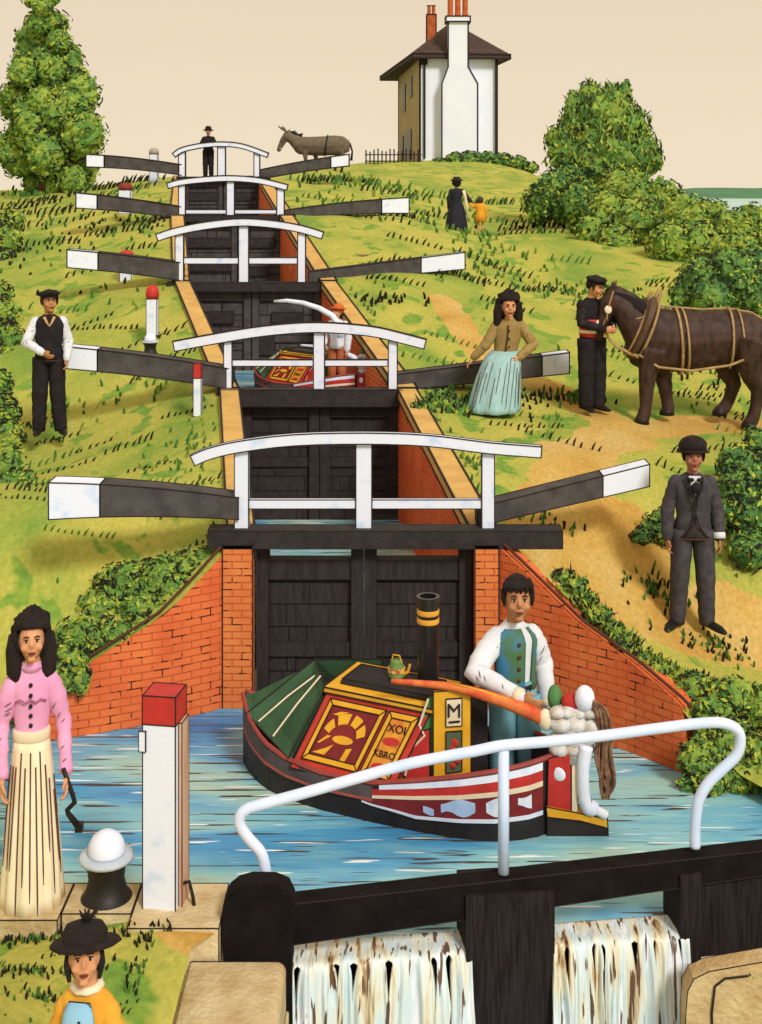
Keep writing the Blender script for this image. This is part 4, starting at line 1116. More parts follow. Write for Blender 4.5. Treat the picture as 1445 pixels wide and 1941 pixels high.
for i in range(34):
    u=rnd.uniform(-.8,.8); z=rnd.uniform(.98,1.38); w=.082
    mb.ell((u*w,-.112-.02*(1-u*u)-.001+max(0,z-1.33)*.2,z),(.008,.005,.006),nu=6,nv=4)
mb.xf(Matrix.Scale(k,4)); P.sub(mb,'bib_spots',INK)
P.sub(P.rings([('neck',.07,.068,-.012),('neck',.082,.078,.0),('neck',.066,.064,.022)],24,lambda th,dz,i:.05*math.sin(9*th)),'collar',CREAM)
P.trousers(BLK); P.shoes()
mb=MB(); mb.lathe([(.095,.045),(.155,.048),(.178,.062),(.165,.078),(.11,.075),(.112,.12),(.09,.155),(.04,.168),(0,.17)],28,fn=lambda th,z:1+.035*math.sin(3*th+z*20)); P.head_part(mb,'hat',HAIR)
mb=MB()
for i in range(16):
    a=R(i*23); mb.tube([(.0+.01*math.cos(a),-.03,.15),(.015+.022*math.cos(a),-.035+.02*math.sin(a),.19),(.02+.045*math.cos(a),-.04+.03*math.sin(a),.205+.02*math.sin(i*1.7))],[.009,.008,.003],5)
P.head_part(mb,'plume',HAIR)
mb=MB()
for sg in (-1,1): mb.tube([(sg*.075,.01,.03),(sg*.083,.0,-.03),(sg*.072,.0,-.10)],[.02,.02,.01],7)
mb.ell((0,.05,-.03),(.075,.06,.09)); P.head_part(mb,'hair',HAIR)
# --- boatman at the tiller
bl_=BOATM@Vector((-.37,.30,-.20))
P=Person('dark haired boatman in teal waistcoat leaning over the red tiller',bl_,1.70,R(14),.007,SKIN_D,turn=R(-12),hs=1.25,
   shl=(-.155,.015,1.39),shr=(.155,.015,1.39),ell=(-.33,-.10,1.17),wrl=(-.09,-.36,1.075),elr=(.225,.04,1.14),wrr=(.235,-.06,.88),head=(.01,-.03,1.63))
P.torso('shirt',SHIRT,hem=.06,wide=.84)
for a in 'lr': P.sleeve(a,SHIRT,.085,.078,.05,puff=.012,cuff=CREAM)
wc=mat('teal_waistcoat',(.05,.20,.36),.75,(.07,.16,.07),7,lo=.42,hi=.58)
k=P.k
for sg,x0,x1 in ((-1,-.9,.16),(1,.45,.95)):
    mb=MB(); rr=[]
    for (c,rx,ry,dz) in (('pel',.158,.124,.06),('waist',.149,.118,0),('chest',.168,.128,-.03),('chest',.178,.130,.07),('neck',.165,.112,-.07),('neck',.105,.086,-.02)):
        c=P.J[c]+Vector((0,0,dz))*k; r=[]
        for q in range(9):
            u=x0+(x1-x0)*q/8; th=-PI/2+u*PI/2*1.0
            r.append(c+Vector((rx*math.cos(th),ry*math.sin(th),0))*k)
        for q in range(8,-1,-1):
            u=x0+(x1-x0)*q/8; th=-PI/2+u*PI/2
            r.append(c+Vector(((rx-.012)*math.cos(th),(ry-.012)*math.sin(th),0))*k)
        rr.append(r)
    mb.loft(rr); P.sub(mb,'waistcoat',wc)
mb=MB()
for i in range(4):
    mb=MB().ell((-.01,-.133+.006*abs(i-1),1.34-.085*i),(.014,.008,.014)); mb.xf(Matrix.Scale(k,4)); P.sub(mb,'button',mat('button_brown',(.10,.03,.02),.5))
P.sub(P.rings([('waist',.150,.118,-.07),('waist',.153,.121,-.065),('waist',.153,.121,-.025),('waist',.148,.116,-.02)]),'belt',LEATHER)
tl=mat('teal_trousers',(.17,.38,.46),.85,(.12,.30,.38),6); P.trousers(tl); P.shoes(); P.short_hair()
# --- lock keeper by the second gate's left beam
P=Person("man in black cap and white sleeves at the second gate's left balance beam",at(93,822,14.75),1.66,R(16),.010,SKIN_D,turn=R(14),
   ell=(-.27,-.02,1.13),wrl=(-.08,-.19,1.02),elr=(.23,.05,1.13),wrr=(.21,-.10,.92),kl=(-.11,-.015,.5),al=(-.12,.0,.085),ar=(.14,-.03,.085))
P.torso('waistcoat',BLK,hem=-.03,wide=.97); [P.sleeve(a,SHIRT,.078,.066,.045) for a in 'lr']; P.trousers(BLK,(.11,.095,.08,.078)); P.shoes(); P.short_hair(); P.cap()
mb=MB(); k=P.k
mb.tube([(-.06,-.09,1.44),(-.03,-.125,1.38),(0,-.14,1.33),(.03,-.125,1.38),(.06,-.09,1.44)],[.02,.016,.012,.016,.02],6); mb.xf(Matrix.Scale(k,4)); P.sub(mb,'neckerchief',mat('kerchief_tan',(.55,.36,.16),.8))
# --- woman leaning on the right beam
P=Person('woman in brown jacket and pale blue skirt perched on the second gate\'s right balance beam',at(954,776,15.15),1.70,R(-6),.010,turn=R(14),tilt=R(2),hs=1.12,bs=.72,
   head=(.07,-.02,1.27),neck=(.07,.015,1.10),chest=(.055,.03,.92),waist=(.03,.05,.72),pel=(.01,.06,.60),shl=(-.10,.02,1.055),shr=(.24,.02,1.05),ell=(-.21,-.02,.80),wrl=(-.36,-.02,.64),elr=(.37,.05,.80),wrr=(.20,-.10,.66),hl=(-.09,.04,.58),hr=(.09,.04,.58),kl=(-.13,-.17,.42),kr=(.02,-.17,.42),al=(-.16,-.24,.085),ar=(.0,-.24,.085))
bj=mat('brown_jacket',(.34,.24,.09),.85,(.27,.18,.06),9); ps=mat('blue_skirt',(.36,.55,.55),.85,(.26,.46,.48),8,stretch=(3,3,.3))
P.torso('jacket',bj,hem=-.04,wide=.92,flare=1.12); [P.sleeve(a,bj,.085,.066,.05) for a in 'lr']
P.skirt(ps,.015,.31,.28,waist_r=.175,pleats=10,amp=.09,center=(-.15,-.26),mid=.5,lines=14); P.big_hair(w=.15,down=.26,top=.15,fuzz=.30); P.shoes()
mb=MB(); mb.tube([(.065,-.10,1.05),(.055,-.10,.9),(.03,-.075,.72),(.01,-.10,.56)],.008,5)
for i in range(3): mb.ell((.075,-.105+.008*i,.98-.1*i),(.012,.010,.012))
mb.xf(Matrix.Scale(P.k,4)); P.sub(mb,'dark_trim',INK)
# --- horse handler
P=Person('man in black with red waistband leaning against the dark draught horse',at(1122,778,15.3),1.63,R(30),.010,SKIN,turn=R(20),tilt=R(10),
   head=(.02,-.05,1.60),ell=(-.22,-.06,1.15),wrl=(-.02,-.27,1.08),elr=(.24,-.08,1.16),wrr=(.12,-.28,1.10),al=(-.07,.02,.085),ar=(.08,-.02,.085))
P.torso('shirt',BLK,hem=.0,wide=.95); [P.sleeve(a,BLK,.078,.064,.048) for a in 'lr']; P.trousers(BLK,(.12,.105,.095,.10)); P.shoes(); P.short_hair(); P.cap()
P.sub(P.rings([('waist',.158,.125,-.10),('waist',.172,.138,-.09),('waist',.178,.142,.06),('waist',.178,.142,.12),('waist',.165,.13,.13)]),'waistband',REDP)
P.sub(P.rings([('waist',.181,.147,-.045),('waist',.184,.150,-.04),('waist',.184,.150,-.01),('waist',.181,.147,-.005)]),'belt',CREAM)
mb=MB(); mb.ell((.0,-.148,1.15),(.05,.02,.045)); mb.xf(Matrix.Scale(P.k,4)); P.sub(mb,'white_buckle',CREAM)
# --- man in charcoal suit
P=Person('man in charcoal suit and round black hat standing on the sandy path',at(1314,1190,10.95),1.60,R(-4),.0075,mat('skin_ruddy',(.42,.17,.11),.6,(.34,.12,.08),8),
   kl=(-.125,-.015,.5),al=(-.145,.02,.085),kr=(.115,-.015,.5),ar=(.13,.0,.085),ell=(-.235,.02,1.12),wrl=(-.245,-.05,.87),hl=(-.095,0,.92))
P.torso('jacket',CHAR,hem=-.07,wide=1.0,flare=1.04); [P.sleeve(a,CHAR,.082,.068,.054,cuff=(SHIRT if a=='r' else None)) for a in 'lr']; P.trousers(CHAR,(.112,.092,.08,.075)); P.shoes(turnout=.09); P.short_hair()
mb=MB(); k=P.k
mb.prism([Vector((x,-.10-.055*(1-abs(x)*6)*(1.46-z)/.18,z)) for x,z in ((-.055,1.455),(.055,1.455),(.03,1.33),(0,1.29),(-.03,1.33))],(0,.02,0)); mb.xf(Matrix.Scale(k,4)); P.sub(mb,'shirt_front',SHIRT,False)
mb=MB(); mb.ell((.0,-.165,1.36),(.048,.02,.055)); mb.ell((-.04,-.14,1.43),(.03,.02,.02)); mb.ell((.04,-.14,1.43),(.03,.02,.02)); mb.xf(Matrix.Scale(k,4)); P.sub(mb,'cravat',BLK)
mb=MB()
for sg in (-1,1):
    mb.tube([(sg*.075,-.10,1.45),(sg*.06,-.145,1.36),(sg*.012,-.165,1.25),(.0,-.148,1.12),(sg*.03,-.155,1.0),(sg*.10,-.13,.90),(sg*.15,-.08,.87)],[.012,.013,.009,.007,.008,.008,.007],6)
mb.tube([(.0,-.15,1.25),(.0,-.142,1.12),(0,-.15,1.0)],.005,5)
mb.xf(Matrix.Scale(k,4)); P.sub(mb,'lapels',mat('dark_trim',(.022,.018,.022),.8))
mb=MB(); mb.lathe([(.10,.035),(.135,.04),(.137,.05),(.11,.06)],26); mb.ell((0,.005,.088),(.118,.12,.092),nu=28,nv=18,fn=lambda d:d*(1+.09*mnoise.noise(d*38)+.06*mnoise.noise(d*80))); P.head_part(mb,'hat',HAIR)
# --- mother and child on the hill
P=Person('mother in long black dress and dark bonnet seen from behind on the hillside',at(866,450,30),1.40,R(172),.016,
   ell=(-.30,-.02,1.20),wrl=(-.44,-.05,1.04))
nv=mat('navy_black',(.022,.022,.035),.85,(.014,.014,.022),8)
P.torso('bodice',nv,hem=.05,wide=.95); [P.sleeve(a,nv,.085,.07,.05) for a in 'lr']; P.skirt(nv,.02,.36,.3,pleats=11,amp=.06,mid=.55); P.shoes()
mb=MB(); mb.ell((0,.03,.03),(.125,.13,.135),fn=lambda d:d*(1+.14*mnoise.noise(d*20))); mb.lathe([(.11,.07),(.17,.085),(.165,.10),(.1,.11),(.09,.17),(0,.18)],18,c=(0,.02,-.01)); P.head_part(mb,'bonnet',HAIR)
P.sub(MB().tube([Vector((-.2,.08,1.40))*P.k,Vector((-.26,.08,1.2))*P.k,Vector((-.3,.05,.9))*P.k,Vector((-.34,.02,.5))*P.k],[.05*P.k,.045*P.k,.035*P.k,.02*P.k],8),'shawl',CREAM)
oc=mat('orange_coat',(.80,.40,.03),.85,(.70,.28,.02),6)
P=Person('small child in orange coat holding out a hand to the mother in black',at(911,448,29.9),.94,R(175),.014,head=(0,-.01,1.58),
   elr=(.31,-.03,1.30),wrr=(.42,-.06,1.42),shl=(-.2,.015,1.38),shr=(.2,.015,1.38))
P.torso('coat',oc,hem=-.30,wide=1.2,flare=1.25); [P.sleeve(a,oc,.10,.085,.07) for a in 'lr']; P.shoes(mat('brown_boot',(.22,.09,.04),.6)); 
mb=MB(); mb.ell((0,.02,.02),(.12,.125,.14),fn=lambda d:d*(1+.1*mnoise.noise(d*20))); P.head_part(mb,'hair',mat('brown_hair',(.10,.04,.02),.8))
# --- man on the top gate
P=Person('man in dark clothes and hat standing behind the white rail of the top gate',at(395,335,35.1),1.36,R(0),.018,SKIN_D,
   wrl=(-.10,-.17,1.12),ell=(-.26,.0,1.16),wrr=(.10,-.17,1.14),elr=(.26,.0,1.16))
P.torso('coat',BLK,hem=-.08,wide=1.05); [P.sleeve(a,BLK,.085,.075,.06) for a in 'lr']; P.trousers(BLK,(.12,.1,.085,.08)); P.shoes(); P.round_hat(HAIR,.10,.12,.16)
# --- steerer of the second boat
P=Person('steerer with orange hat in the second boat behind the second gate\'s rail',Vector((-.60,17.55,1.42)),1.22,R(-25),.014,SKIN,turn=R(-15),ell=(-.27,-.02,1.14),wrl=(-.2,-.2,1.0))
oh=mat('orange_hat',(.56,.13,.03),.8,(.48,.09,.02),7)
P.torso('shirt',SHIRT,hem=-.05,wide=1.0); [P.sleeve(a,SHIRT,.085,.075,.06) for a in 'lr']; P.trousers(mat('rust_trousers',(.50,.14,.05),.8)); P.shoes()
mb=MB(); mb.ell((0,.02,.05),(.105,.115,.11)); mb.lathe([(.10,.05),(.15,.055),(.15,.07),(.1,.085)],18); P.head_part(mb,'hat',oh)
mb=MB(); mb.ell((0,.05,-.02),(.085,.075,.11)); P.head_part(mb,'hair',HAIR)
# ------------------------------------------------------------------ horse and donkey
def quad(name,label,cat,loc,rz,px0,py0,scale,spec,coat,vox):
    t=thing(name,label,cat,loc,rz)
    def q(px,py,y=0): return Vector(((px-px0)/scale,y,(py0-py)/scale))
    return t,q
HB=mat('horse_bay',(.070,.036,.027),.6,(.030,.016,.012),14,.3,stretch=(1,1,.5))
STRAP=mat('harness_tan',(.42,.28,.12),.6,(.30,.19,.08),12)
S=158.0
t,q=quad('horse','dark brown draught horse in tan harness nuzzling the man in black','horse',at(1300,800,15.2),0,1300,800,S,None,HB,.02)
mb=MB()
def rings_body(spec,n=18):
    rr=[]
    for (x,zt,zb,w) in spec:
        c=q(x,(zt+zb)/2); h=(zb-zt)/2/S
        rr.append([c+Vector((0,w*math.cos(2*PI*j/n)*(1 if math.sin(2*PI*j/n)>-.3 else .9),h*math.sin(2*PI*j/n))) for j in range(n)])
    return MB().loft(rr)
body=rings_body([(1188,622,668,.09),(1196,600,690,.17),(1215,586,700,.235),(1240,580,704,.255),(1275,586,705,.27),(1320,589,704,.285),(1365,587,696,.28),(1400,588,688,.27),(1430,596,690,.24),(1452,612,682,.17),(1464,632,670,.08)])
mb.add(body.v,body.f)
mb.tube([q(1222,640),q(1205,612),q(1180,580),q(1160,562)],[.24,.215,.165,.12],14,flat=1.0)
mb.tube([q(1222,612),q(1195,570),q(1165,552)],[.10,.11,.09],10)
mb.tube([q(1163,556),q(1154,575),q(1146,600),q(1139,624),q(1134,638)],[.105,.108,.082,.062,.056],12,round_caps=True)
mb.ell(q(1160,580),(.10,.075,.13)); mb.ell(q(1136,634),(.062,.06,.05))
for y in (-.06,.06): mb.tube([q(1160,552,y),q(1163,542,y*1.2),q(1166,530,y*1.2)],[.028,.03,.006],8)
# front legs: shoulder, knee, cannon, fetlock, hoof
for y,P_ in ((-.14,[(1232,660),(1224,700),(1221,735),(1220,765),(1217,782),(1211,796)]),(.13,[(1252,665),(1258,705),(1266,735),(1269,760),(1272,774),(1270,786)])):
    mb.tube([q(a,b,y) for a,b in P_],[.16,.115,.092,.074,.08,.086],10)
# hind legs: thigh, stifle, hock, cannon, fetlock, hoof
for y,P_ in ((-.15,[(1422,640),(1412,680),(1420,712),(1432,738),(1426,770),(1421,788),(1413,803)]),(.14,[(1400,645),(1380,685),(1388,712),(1398,732),(1388,762),(1380,776),(1369,786)])):
    mb.tube([q(a,b,y) for a,b in P_],[.24,.18,.125,.095,.074,.08,.086],10)
hb=mb.build('body',[HB],t,remesh=.016)
for y,(x,yy) in ((-.14,(1212,794)),(.13,(1269,785)),(-.15,(1413,802)),(.14,(1370,786))):
    c=q(x,yy,y); mb=MB(); mb.lathe([(.095,-.03),(.085,.02),(.068,.05),(0,.05)],12,c=c); mb.build('hoof',[LEATHER],t,smooth=True)
mb=MB()
for i in range(26):
    f=i/25; x=1160+(1238-1160)*f; y=548+ (586-548)*f -6*math.sin(f*PI); 
    mb.tube([q(x,y-2,0),q(x+3,y+6,-.09-.05*f),q(x+5,y+24,-.12-.08*f)],[.022,.02,.006],5)
mb.build('mane',[mat('mane_black',(.018,.012,.012),.8)],t)
mb=MB()
for i in range(16):
    o=(i-8)*.012; mb.tube([q(1460,615,o),q(1474,640,o*2),q(1478,690,o*3),q(1470,740+i%4*4,o*3)],[.02,.03,.03,.006],5)
mb.build('tail',[mat('mane_black',(.018,.012,.012),.8)],t)
hs=MB()
def loop(x_top,x_bot,zt,zb,w,r,a0=0,a1=360,n=26,tilt=0):
    P=[]
    for j in range(n+1):
        a=R(a0+(a1-a0)*j/n); x=x_top+(x_bot-x_top)*(1-math.sin(a))/2
        c=q(x,(zt+zb)/2); P.append(c+Vector((0,w*math.cos(a),(zb-zt)/2/S*math.sin(a))))
    return P
def strap(name,P,r=.018,flat=1.0,m=STRAP): return MB().tube(P,[x*.85 for x in r] if isinstance(r,list) else r*.8,6).build(name,[m],t)
# collar with hames
strap('collar',loop(1236,1194,570,674,.235,.05),[.052+.03*max(0,math.sin(2*PI*j/26)) for j in range(27)],m=mat('collar_leather',(.10,.055,.03),.6))
strap('collar_trim',loop(1248,1204,572,682,.262,.05),.022); strap('collar_trim',loop(1228,1184,568,672,.215,.05),.016)
mb=MB()
for y in (-.06,.06): mb.tube([q(1236,590,y),q(1246,566,y*1.2),q(1252,548,y*1.5)],[.03,.032,.012],7)
for y in (-.05,.05): mb.tube([q(1222,582,y),q(1230,566,y*1.2),q(1236,552,y*1.4)],[.02,.022,.010],7)
mb.build('hames',[STRAP],t)
strap('girth_strap',loop(1280,1288,583,708,.285,.02),.022); strap('girth_strap',loop(1292,1300,584,708,.29,.02),.018)
strap('hip_strap',loop(1380,1378,582,702,.295,.02,-60,240),.018); strap('hip_strap',loop(1396,1402,584,700,.285,.02,-60,240),.015)
for sg in (-1,1):
    strap('trace',[q(1205,668,sg*.20),q(1240,690,sg*.27),q(1300,696,sg*.30),(q(1370,686,sg*.305)),q(1420,668,sg*.27),q(1455,650,sg*.17)],.02)
    strap('neck_strap',[q(1180,606,sg*.14),q(1205,600,sg*.20),q(1232,592,sg*.20)],.012)
    strap('bridle_strap',[q(1160,550,sg*.11),q(1152,575,sg*.118),q(1148,598,sg*.10),q(1140,618,sg*.07)],.011)
    MB().ell(q(1150,585,sg*.112),(.045,.012,.05)).build('blinker',[CREAM],t,smooth=True)
    MB().ell(q(1156,570,sg*.10),(.018,.012,.016)).build('eye',[INK],t,smooth=True)
strap('bridle_strap',loop(1147,1150,592,610,.10,.01),.010)
strap('back_strap',[q(1242,578),q(1280,582),q(1330,586),q(1380,584),q(1425,592),q(1455,610)],.018)
strap('breast_strap',[q(1205,672,-.2),q(1186,666,-.1),q(1182,662,0),q(1186,666,.1),q(1205,672,.2)],.03)
strap('rein',[q(1142,624,-.08),q(1152,640,-.12),q(1166,655,-.14),q(1186,664,-.14)],.022)
# --- donkey by the top gate
DB=mat('donkey_grey',(.16,.125,.085),.8,(.12,.09,.06),9,.2)
S=66.5
t,q=quad('donkey','grey brown donkey standing on the skyline behind the top gate\'s right beam','donkey',at(600,326,36.6),0,600,340,S,None,DB,.02)
mb=MB(); 
b=rings_body([(558,278,300,.09),(566,271,306,.17),(585,272,308,.22),(610,271,309,.24),(635,269,308,.23),(652,271,306,.2),(664,280,300,.1)]); mb.add(b.v,b.f)
mb.tube([q(566,288),q(553,276),q(541,268)],[.19,.155,.115],12)
mb.tube([q(545,266),q(537,278),q(531,290),q(528,297)],[.105,.105,.08,.07],10,round_caps=True)
for y in (-.06,.06): mb.tube([q(543,264,y),q(533 if y<0 else 538,256,y*1.5),q(524 if y<0 else 532,250,y*1.6)],[.02,.04,.01],8)
for y,L in ((-.1,[(578,300),(580,318),(579,332),(577,344)]),(.1,[(596,300),(600,318),(601,330),(600,340)]),(-.1,[(648,298),(652,316),(650,330),(648,342)]),(.1,[(640,300),(640,318),(637,330),(635,338)])):
    mb.tube([q(a,bb,y) for a,bb in L],[.09,.055,.045,.05],8)
mb.build('body',[DB],t,remesh=.022)
MB().tube([q(664,284),q(669,300),q(667,318)],[.03,.025,.04],8).build('tail',[HAIR],t)
MB().ell(q(530,294),(.07,.07,.06)).build('muzzle',[CREAM],t,smooth=True)
mb=MB(); [mb.ell(q(538,276,y),(.025,.02,.025)) for y in (-.075,.075)]; mb.build('eyes',[INK],t)
mb=MB()
for i in range(12): f=i/11; mb.tube([q(545+25*f,263+9*f),q(549+25*f,258+9*f+2*math.sin(i))],[.04,.01],5)
mb.build('mane',[HAIR],t)
MB().tube(loop(622,616,269,309,.245,.02),.02,6).build('girth_strap',[HAIR],t)
strap_=MB().tube([q(545,262,-.09),q(540,275,-.095),q(533,285,-.08)],.014,5).build('bridle_strap',[HAIR],t)
# ------------------------------------------------------------------ trees, bushes, grass
LUMP=mat('foliage_mass',(.30,.39,.06),.85,(.12,.26,.05),2.2,.4,detail=6,lo=.4,hi=.6)
LUMPD=mat('foliage_mass_dark',(.17,.31,.06),.85,(.06,.16,.05),2.2,.4,detail=6,lo=.4,hi=.6)
BARK=mat('bark',(.12,.06,.03),.9,(.07,.035,.02),12,.5)
def foliage(name,parent,blobs,n,leaf,weights,lump=LUMP,up=0.0,seed=1,twigs=60,spike=0,fill=.86,twl=6):
    """blobs: (centre, rx, ry, rz) in metres; leaves scattered through and over them"""
    rnd=random.Random(seed); mb=MB()
    for c,rx,ry,rz in blobs:
        sc=1.7/max(rx,rz)
        mb.ell(c,(rx*fill,ry*fill,rz*fill),4,20,14,fn=lambda d: d*(1+.34*mnoise.noise(d*sc*2.6+Vector(c)*3)+.16*mnoise.noise(d*sc*7+Vector(c))))
    vol=[b[1]*b[3] for b in blobs]
    picks=rnd.choices(range(len(blobs)),vol,k=n)
    W=list(weights)
    for i in picks:
        c,rx,ry,rz=blobs[i]
        d=Vector((rnd.gauss(0,1),rnd.gauss(0,1),rnd.gauss(0,1))).normalized()
        clump=mnoise.noise(d*3.1+Vector(c)*2.3)
        f=.74+.34*rnd.random()+.22*clump
        p=Vector(c)+Vector((d.x*rx,d.y*ry,d.z*rz))*f
        nn=(d+Vector((rnd.uniform(-.8,.8),rnd.uniform(-.8,.8),rnd.uniform(-.5,.9)))).normalized()
        a=nn.orthogonal().normalized(); a=(Matrix.Rotation(rnd.uniform(0,6.28),3,nn)@a)
        if up: a=(a+Vector((0,0,up))).normalized()
        b=nn.cross(a).normalized()
        L=leaf*rnd.uniform(.7,1.5); w=L*rnd.uniform(.35,.55)
        if spike and rnd.random()<spike: L*=2.4; w*=.8
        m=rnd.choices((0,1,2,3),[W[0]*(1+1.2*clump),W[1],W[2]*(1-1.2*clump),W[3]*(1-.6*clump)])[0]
        mb.add([p-a*L,p+b*w-a*L*.1,p+a*L,p-b*w-a*L*.1],[(0,1,2,3)],m)
    # scribbled dark twig curls standing proud of the leaves
    tb=MB()
    tw=twigs
    for k in range(twigs):
        c,rx,ry,rz=blobs[rnd.choices(range(len(blobs)),vol)[0]]
        d=Vector((rnd.gauss(0,1),-abs(rnd.gauss(0,1))*.9+.25,rnd.gauss(0,1))).normalized()
        p=Vector(c)+Vector((d.x*rx,d.y*ry,d.z*rz))*1.03
        a=d.orthogonal().normalized(); a=Matrix.Rotation(rnd.uniform(0,6.28),3,d)@a; b=d.cross(a)
        r=leaf*twl*rnd.uniform(.10,.26); a0=rnd.uniform(0,6.28); sw=rnd.uniform(1.6,3.6)
        P=[p+a*(r*math.cos(a0+sw*q/6))+b*(r*.8*math.sin(a0+sw*q/6))+d*leaf*.25 for q in range(7)]
        tb.tube(P,[leaf*.16,leaf*.26,leaf*.3,leaf*.3,leaf*.26,leaf*.2,leaf*.1],4)
    mb.add(tb.v,tb.f,5)
    return mb.build('foliage',LEAFS+[lump,INK],parent)
def px_blobs(lst,depth=.8):
    out=[]
    for (px,py,r,D,*rz) in lst:
        s=D/F; out.append((tuple(at(px,py,D)),r*s,r*s*depth,(rz[0] if rz else r)*s))
    return out
def bush(name,cat,label,lst,leafpx,n,weights=(4,4,2,1),lump=LUMP,stem=None,group=None,seed=1,twigs=60,up=0,spike=0,depth=.8,twl=6):
    B=px_blobs(lst,depth); D=lst[0][3]
    cx_=sum(b[0][0] for b in B)/len(B); cy_=sum(b[0][1] for b in B)/len(B); zb=min(b[0][2]-b[3] for b in B)
    t=thing(name,label,cat,(cx_,cy_,zb),0,group)
    off=Vector((cx_,cy_,zb)); B=[(tuple(Vector(b[0])-off),*b[1:]) for b in B]
    foliage(name,t,B,n,leafpx*D/F,weights,lump,up,seed,twigs,spike,twl=twl)
    if stem:
        mb=MB()
        for (pts_,r) in stem: mb.tube([at(*p)-off for p in pts_],[r*D/F*f for f in ([1.25]+[1-.5*i/max(1,len(pts_)-2) for i in range(len(pts_)-1)])],8)
        mb.build('trunk',[BARK],t,smooth=True)
    return t
# tall tree on the left skyline
rnd=random.Random(5); L_=[]
prof=[(335,64,3),(305,100,6),(270,98,6),(235,94,6),(200,90,6),(165,86,5),(130,80,5),(98,72,5),(66,58,4),(35,42,3),(5,27,3)]
for y,hw,n in prof:
    for i in range(n):
        f=(i+.5)/n*2-1; L_.append((96-(335-y)*.03+f*hw*.72+rnd.uniform(-12,12),y+rnd.uniform(-16,16),max(22,hw*.40)*rnd.uniform(.8,1.15),40+rnd.uniform(-.7,.7)))
bush('tree','tree','tall cone shaped leafy tree on the left skyline',L_,4.6,15000,(3.4,5,3,1),LUMP,
   [([(82,372,40),(86,345,40),(92,300,40),(95,200,40),(97,60,40)],11),([(88,335,40),(130,310,39.6),(165,295,39.5)],5),([(88,335,40),(50,310,40),(25,300,40)],5)],seed=3,twigs=420,twl=9)
# right hand tree with upright tips
L_=[(1140,300,85,32),(1090,290,55,32),(1200,290,52,32),(1150,235,62,32),(1100,235,40,32.2),(1195,235,36,32),(1120,190,28,32.2,38),(1160,195,26,32,36),(1185,185,15,32,34),(1085,200,14,32,30),(1060,265,28,32.2),(1230,300,28,32),(1215,250,20,32)]
bush('tree','tree','bushy right-hand tree with upright spiky tips against the sky',L_,4.8,9500,(2.6,5,3.4,1.2),LUMP,[([(1130,420,32.3),(1132,350,32.3),(1140,260,32.3)],9)],seed=4,twigs=330,up=1.3,spike=.12)
bush('bush','bush','rounded dark green bush at the left foot of the spiky-tipped tree',[(1060,370,50,31),(1025,385,34,31),(1100,385,45,30.6),(1080,345,34,31)],4.4,3600,(2.5,5,3,1),LUMPD,seed=5,twigs=130)
bush('bush','bush','broad lime green bush in front of the spiky-tipped tree',[(1190,375,58,29),(1250,385,48,29),(1150,410,48,28.5),(1215,430,55,28),(1170,465,40,27.5),(1120,440,32,28)],4.6,5200,(5,4,1.5,1),LUMP,seed=6,twigs=210)
bush('bush','bush','olive green bush below the far turquoise lake',[(1300,420,52,27),(1345,420,44,27),(1270,465,44,26),(1330,470,48,26),(1390,440,44,26.5),(1430,430,44,27),(1400,490,50,25)],4.6,5600,(4.5,4,1.5,1),LUMP,seed=7,twigs=230)
bush('bush','bush','dark green bush behind the back of the draught horse',[(1330,530,46,20),(1390,520,50,20),(1430,560,50,20),(1300,560,32,20),(1350,565,40,19.6),(1430,510,40,20.5)],5,4200,(1.5,4,4,1.6),LUMPD,seed=8,twigs=190)
bush('bush','bush','small dark bush close to the left elbow of the suited man',[(1240,1000,26,11.9),(1216,1018,20,11.8,14),(1255,985,20,11.9),(1262,1015,20,11.8)],6,900,(1,4,4,1.6),LUMPD,seed=9,twigs=50)
bush('bush','bush','dark leafy bush on the right edge behind the suited man',[(1395,880,36,12.2),(1425,900,40,12.1),(1400,930,42,12.0),(1385,975,36,11.9),(1425,985,40,11.8),(1420,1040,38,11.6),(1440,840,30,12.4)],6,3200,(1.5,4,4,1.6),LUMPD,seed=10,twigs=170)
bush('bush','bush','low grassy bush along the upper edge of the right wing wall',[(1070,1092,22,10.08,10),(1092,1110,24,10.0,13),(1112,1135,20,9.95,12),(1135,1165,26,9.85,15),(1160,1192,22,9.78,13),(1185,1222,28,9.68,17),(1215,1250,24,9.62,15),(1245,1272,30,9.55,19),(1280,1292,30,9.5,22)],6.5,2600,(4,4,2,1.2),LUMP,seed=11,twigs=110,depth=.8,up=1.0,spike=.18)
bush('bush','bush','broad green bush at the right edge above the bent rail end',[(1320,1310,44,9.4,32),(1385,1320,50,9.3,36),(1440,1340,46,9.3,40),(1350,1350,44,9.2,30)],6,2200,(5,4,1.6,1),LUMP,seed=12,twigs=120,depth=.7)
bush('bush','bush','leafy bush at the water edge behind the bent end of the white rail',[(1330,1440,44,8.95,44),(1385,1410,50,9.05),(1430,1440,48,9.0),(1400,1480,40,8.9,34),(1310,1490,24,8.9),(1345,1490,30,8.85)],6,2800,(3.5,5,2.5,1.2),LUMP,seed=13,twigs=150,depth=.6)
bush('bush','bush','sprawling bush tumbling over the left wing wall',[(392,1058,26,10.4,20),(350,1080,44,10.35,34),(300,1100,52,10.3,42),(240,1110,60,10.3,44),(330,1120,40,10.25,32),(270,1160,50,10.15,40),(200,1160,56,10.2,48),(150,1215,52,9.92,46),(215,1205,40,9.98,30),(125,1255,40,9.74,40),(150,1285,22,9.72,30),(105,1290,30,9.68,36),(268,1185,34,10.08,26)],6,7600,(4.2,4.5,1.6,1.2),LUMP,seed=14,twigs=330,depth=.45)
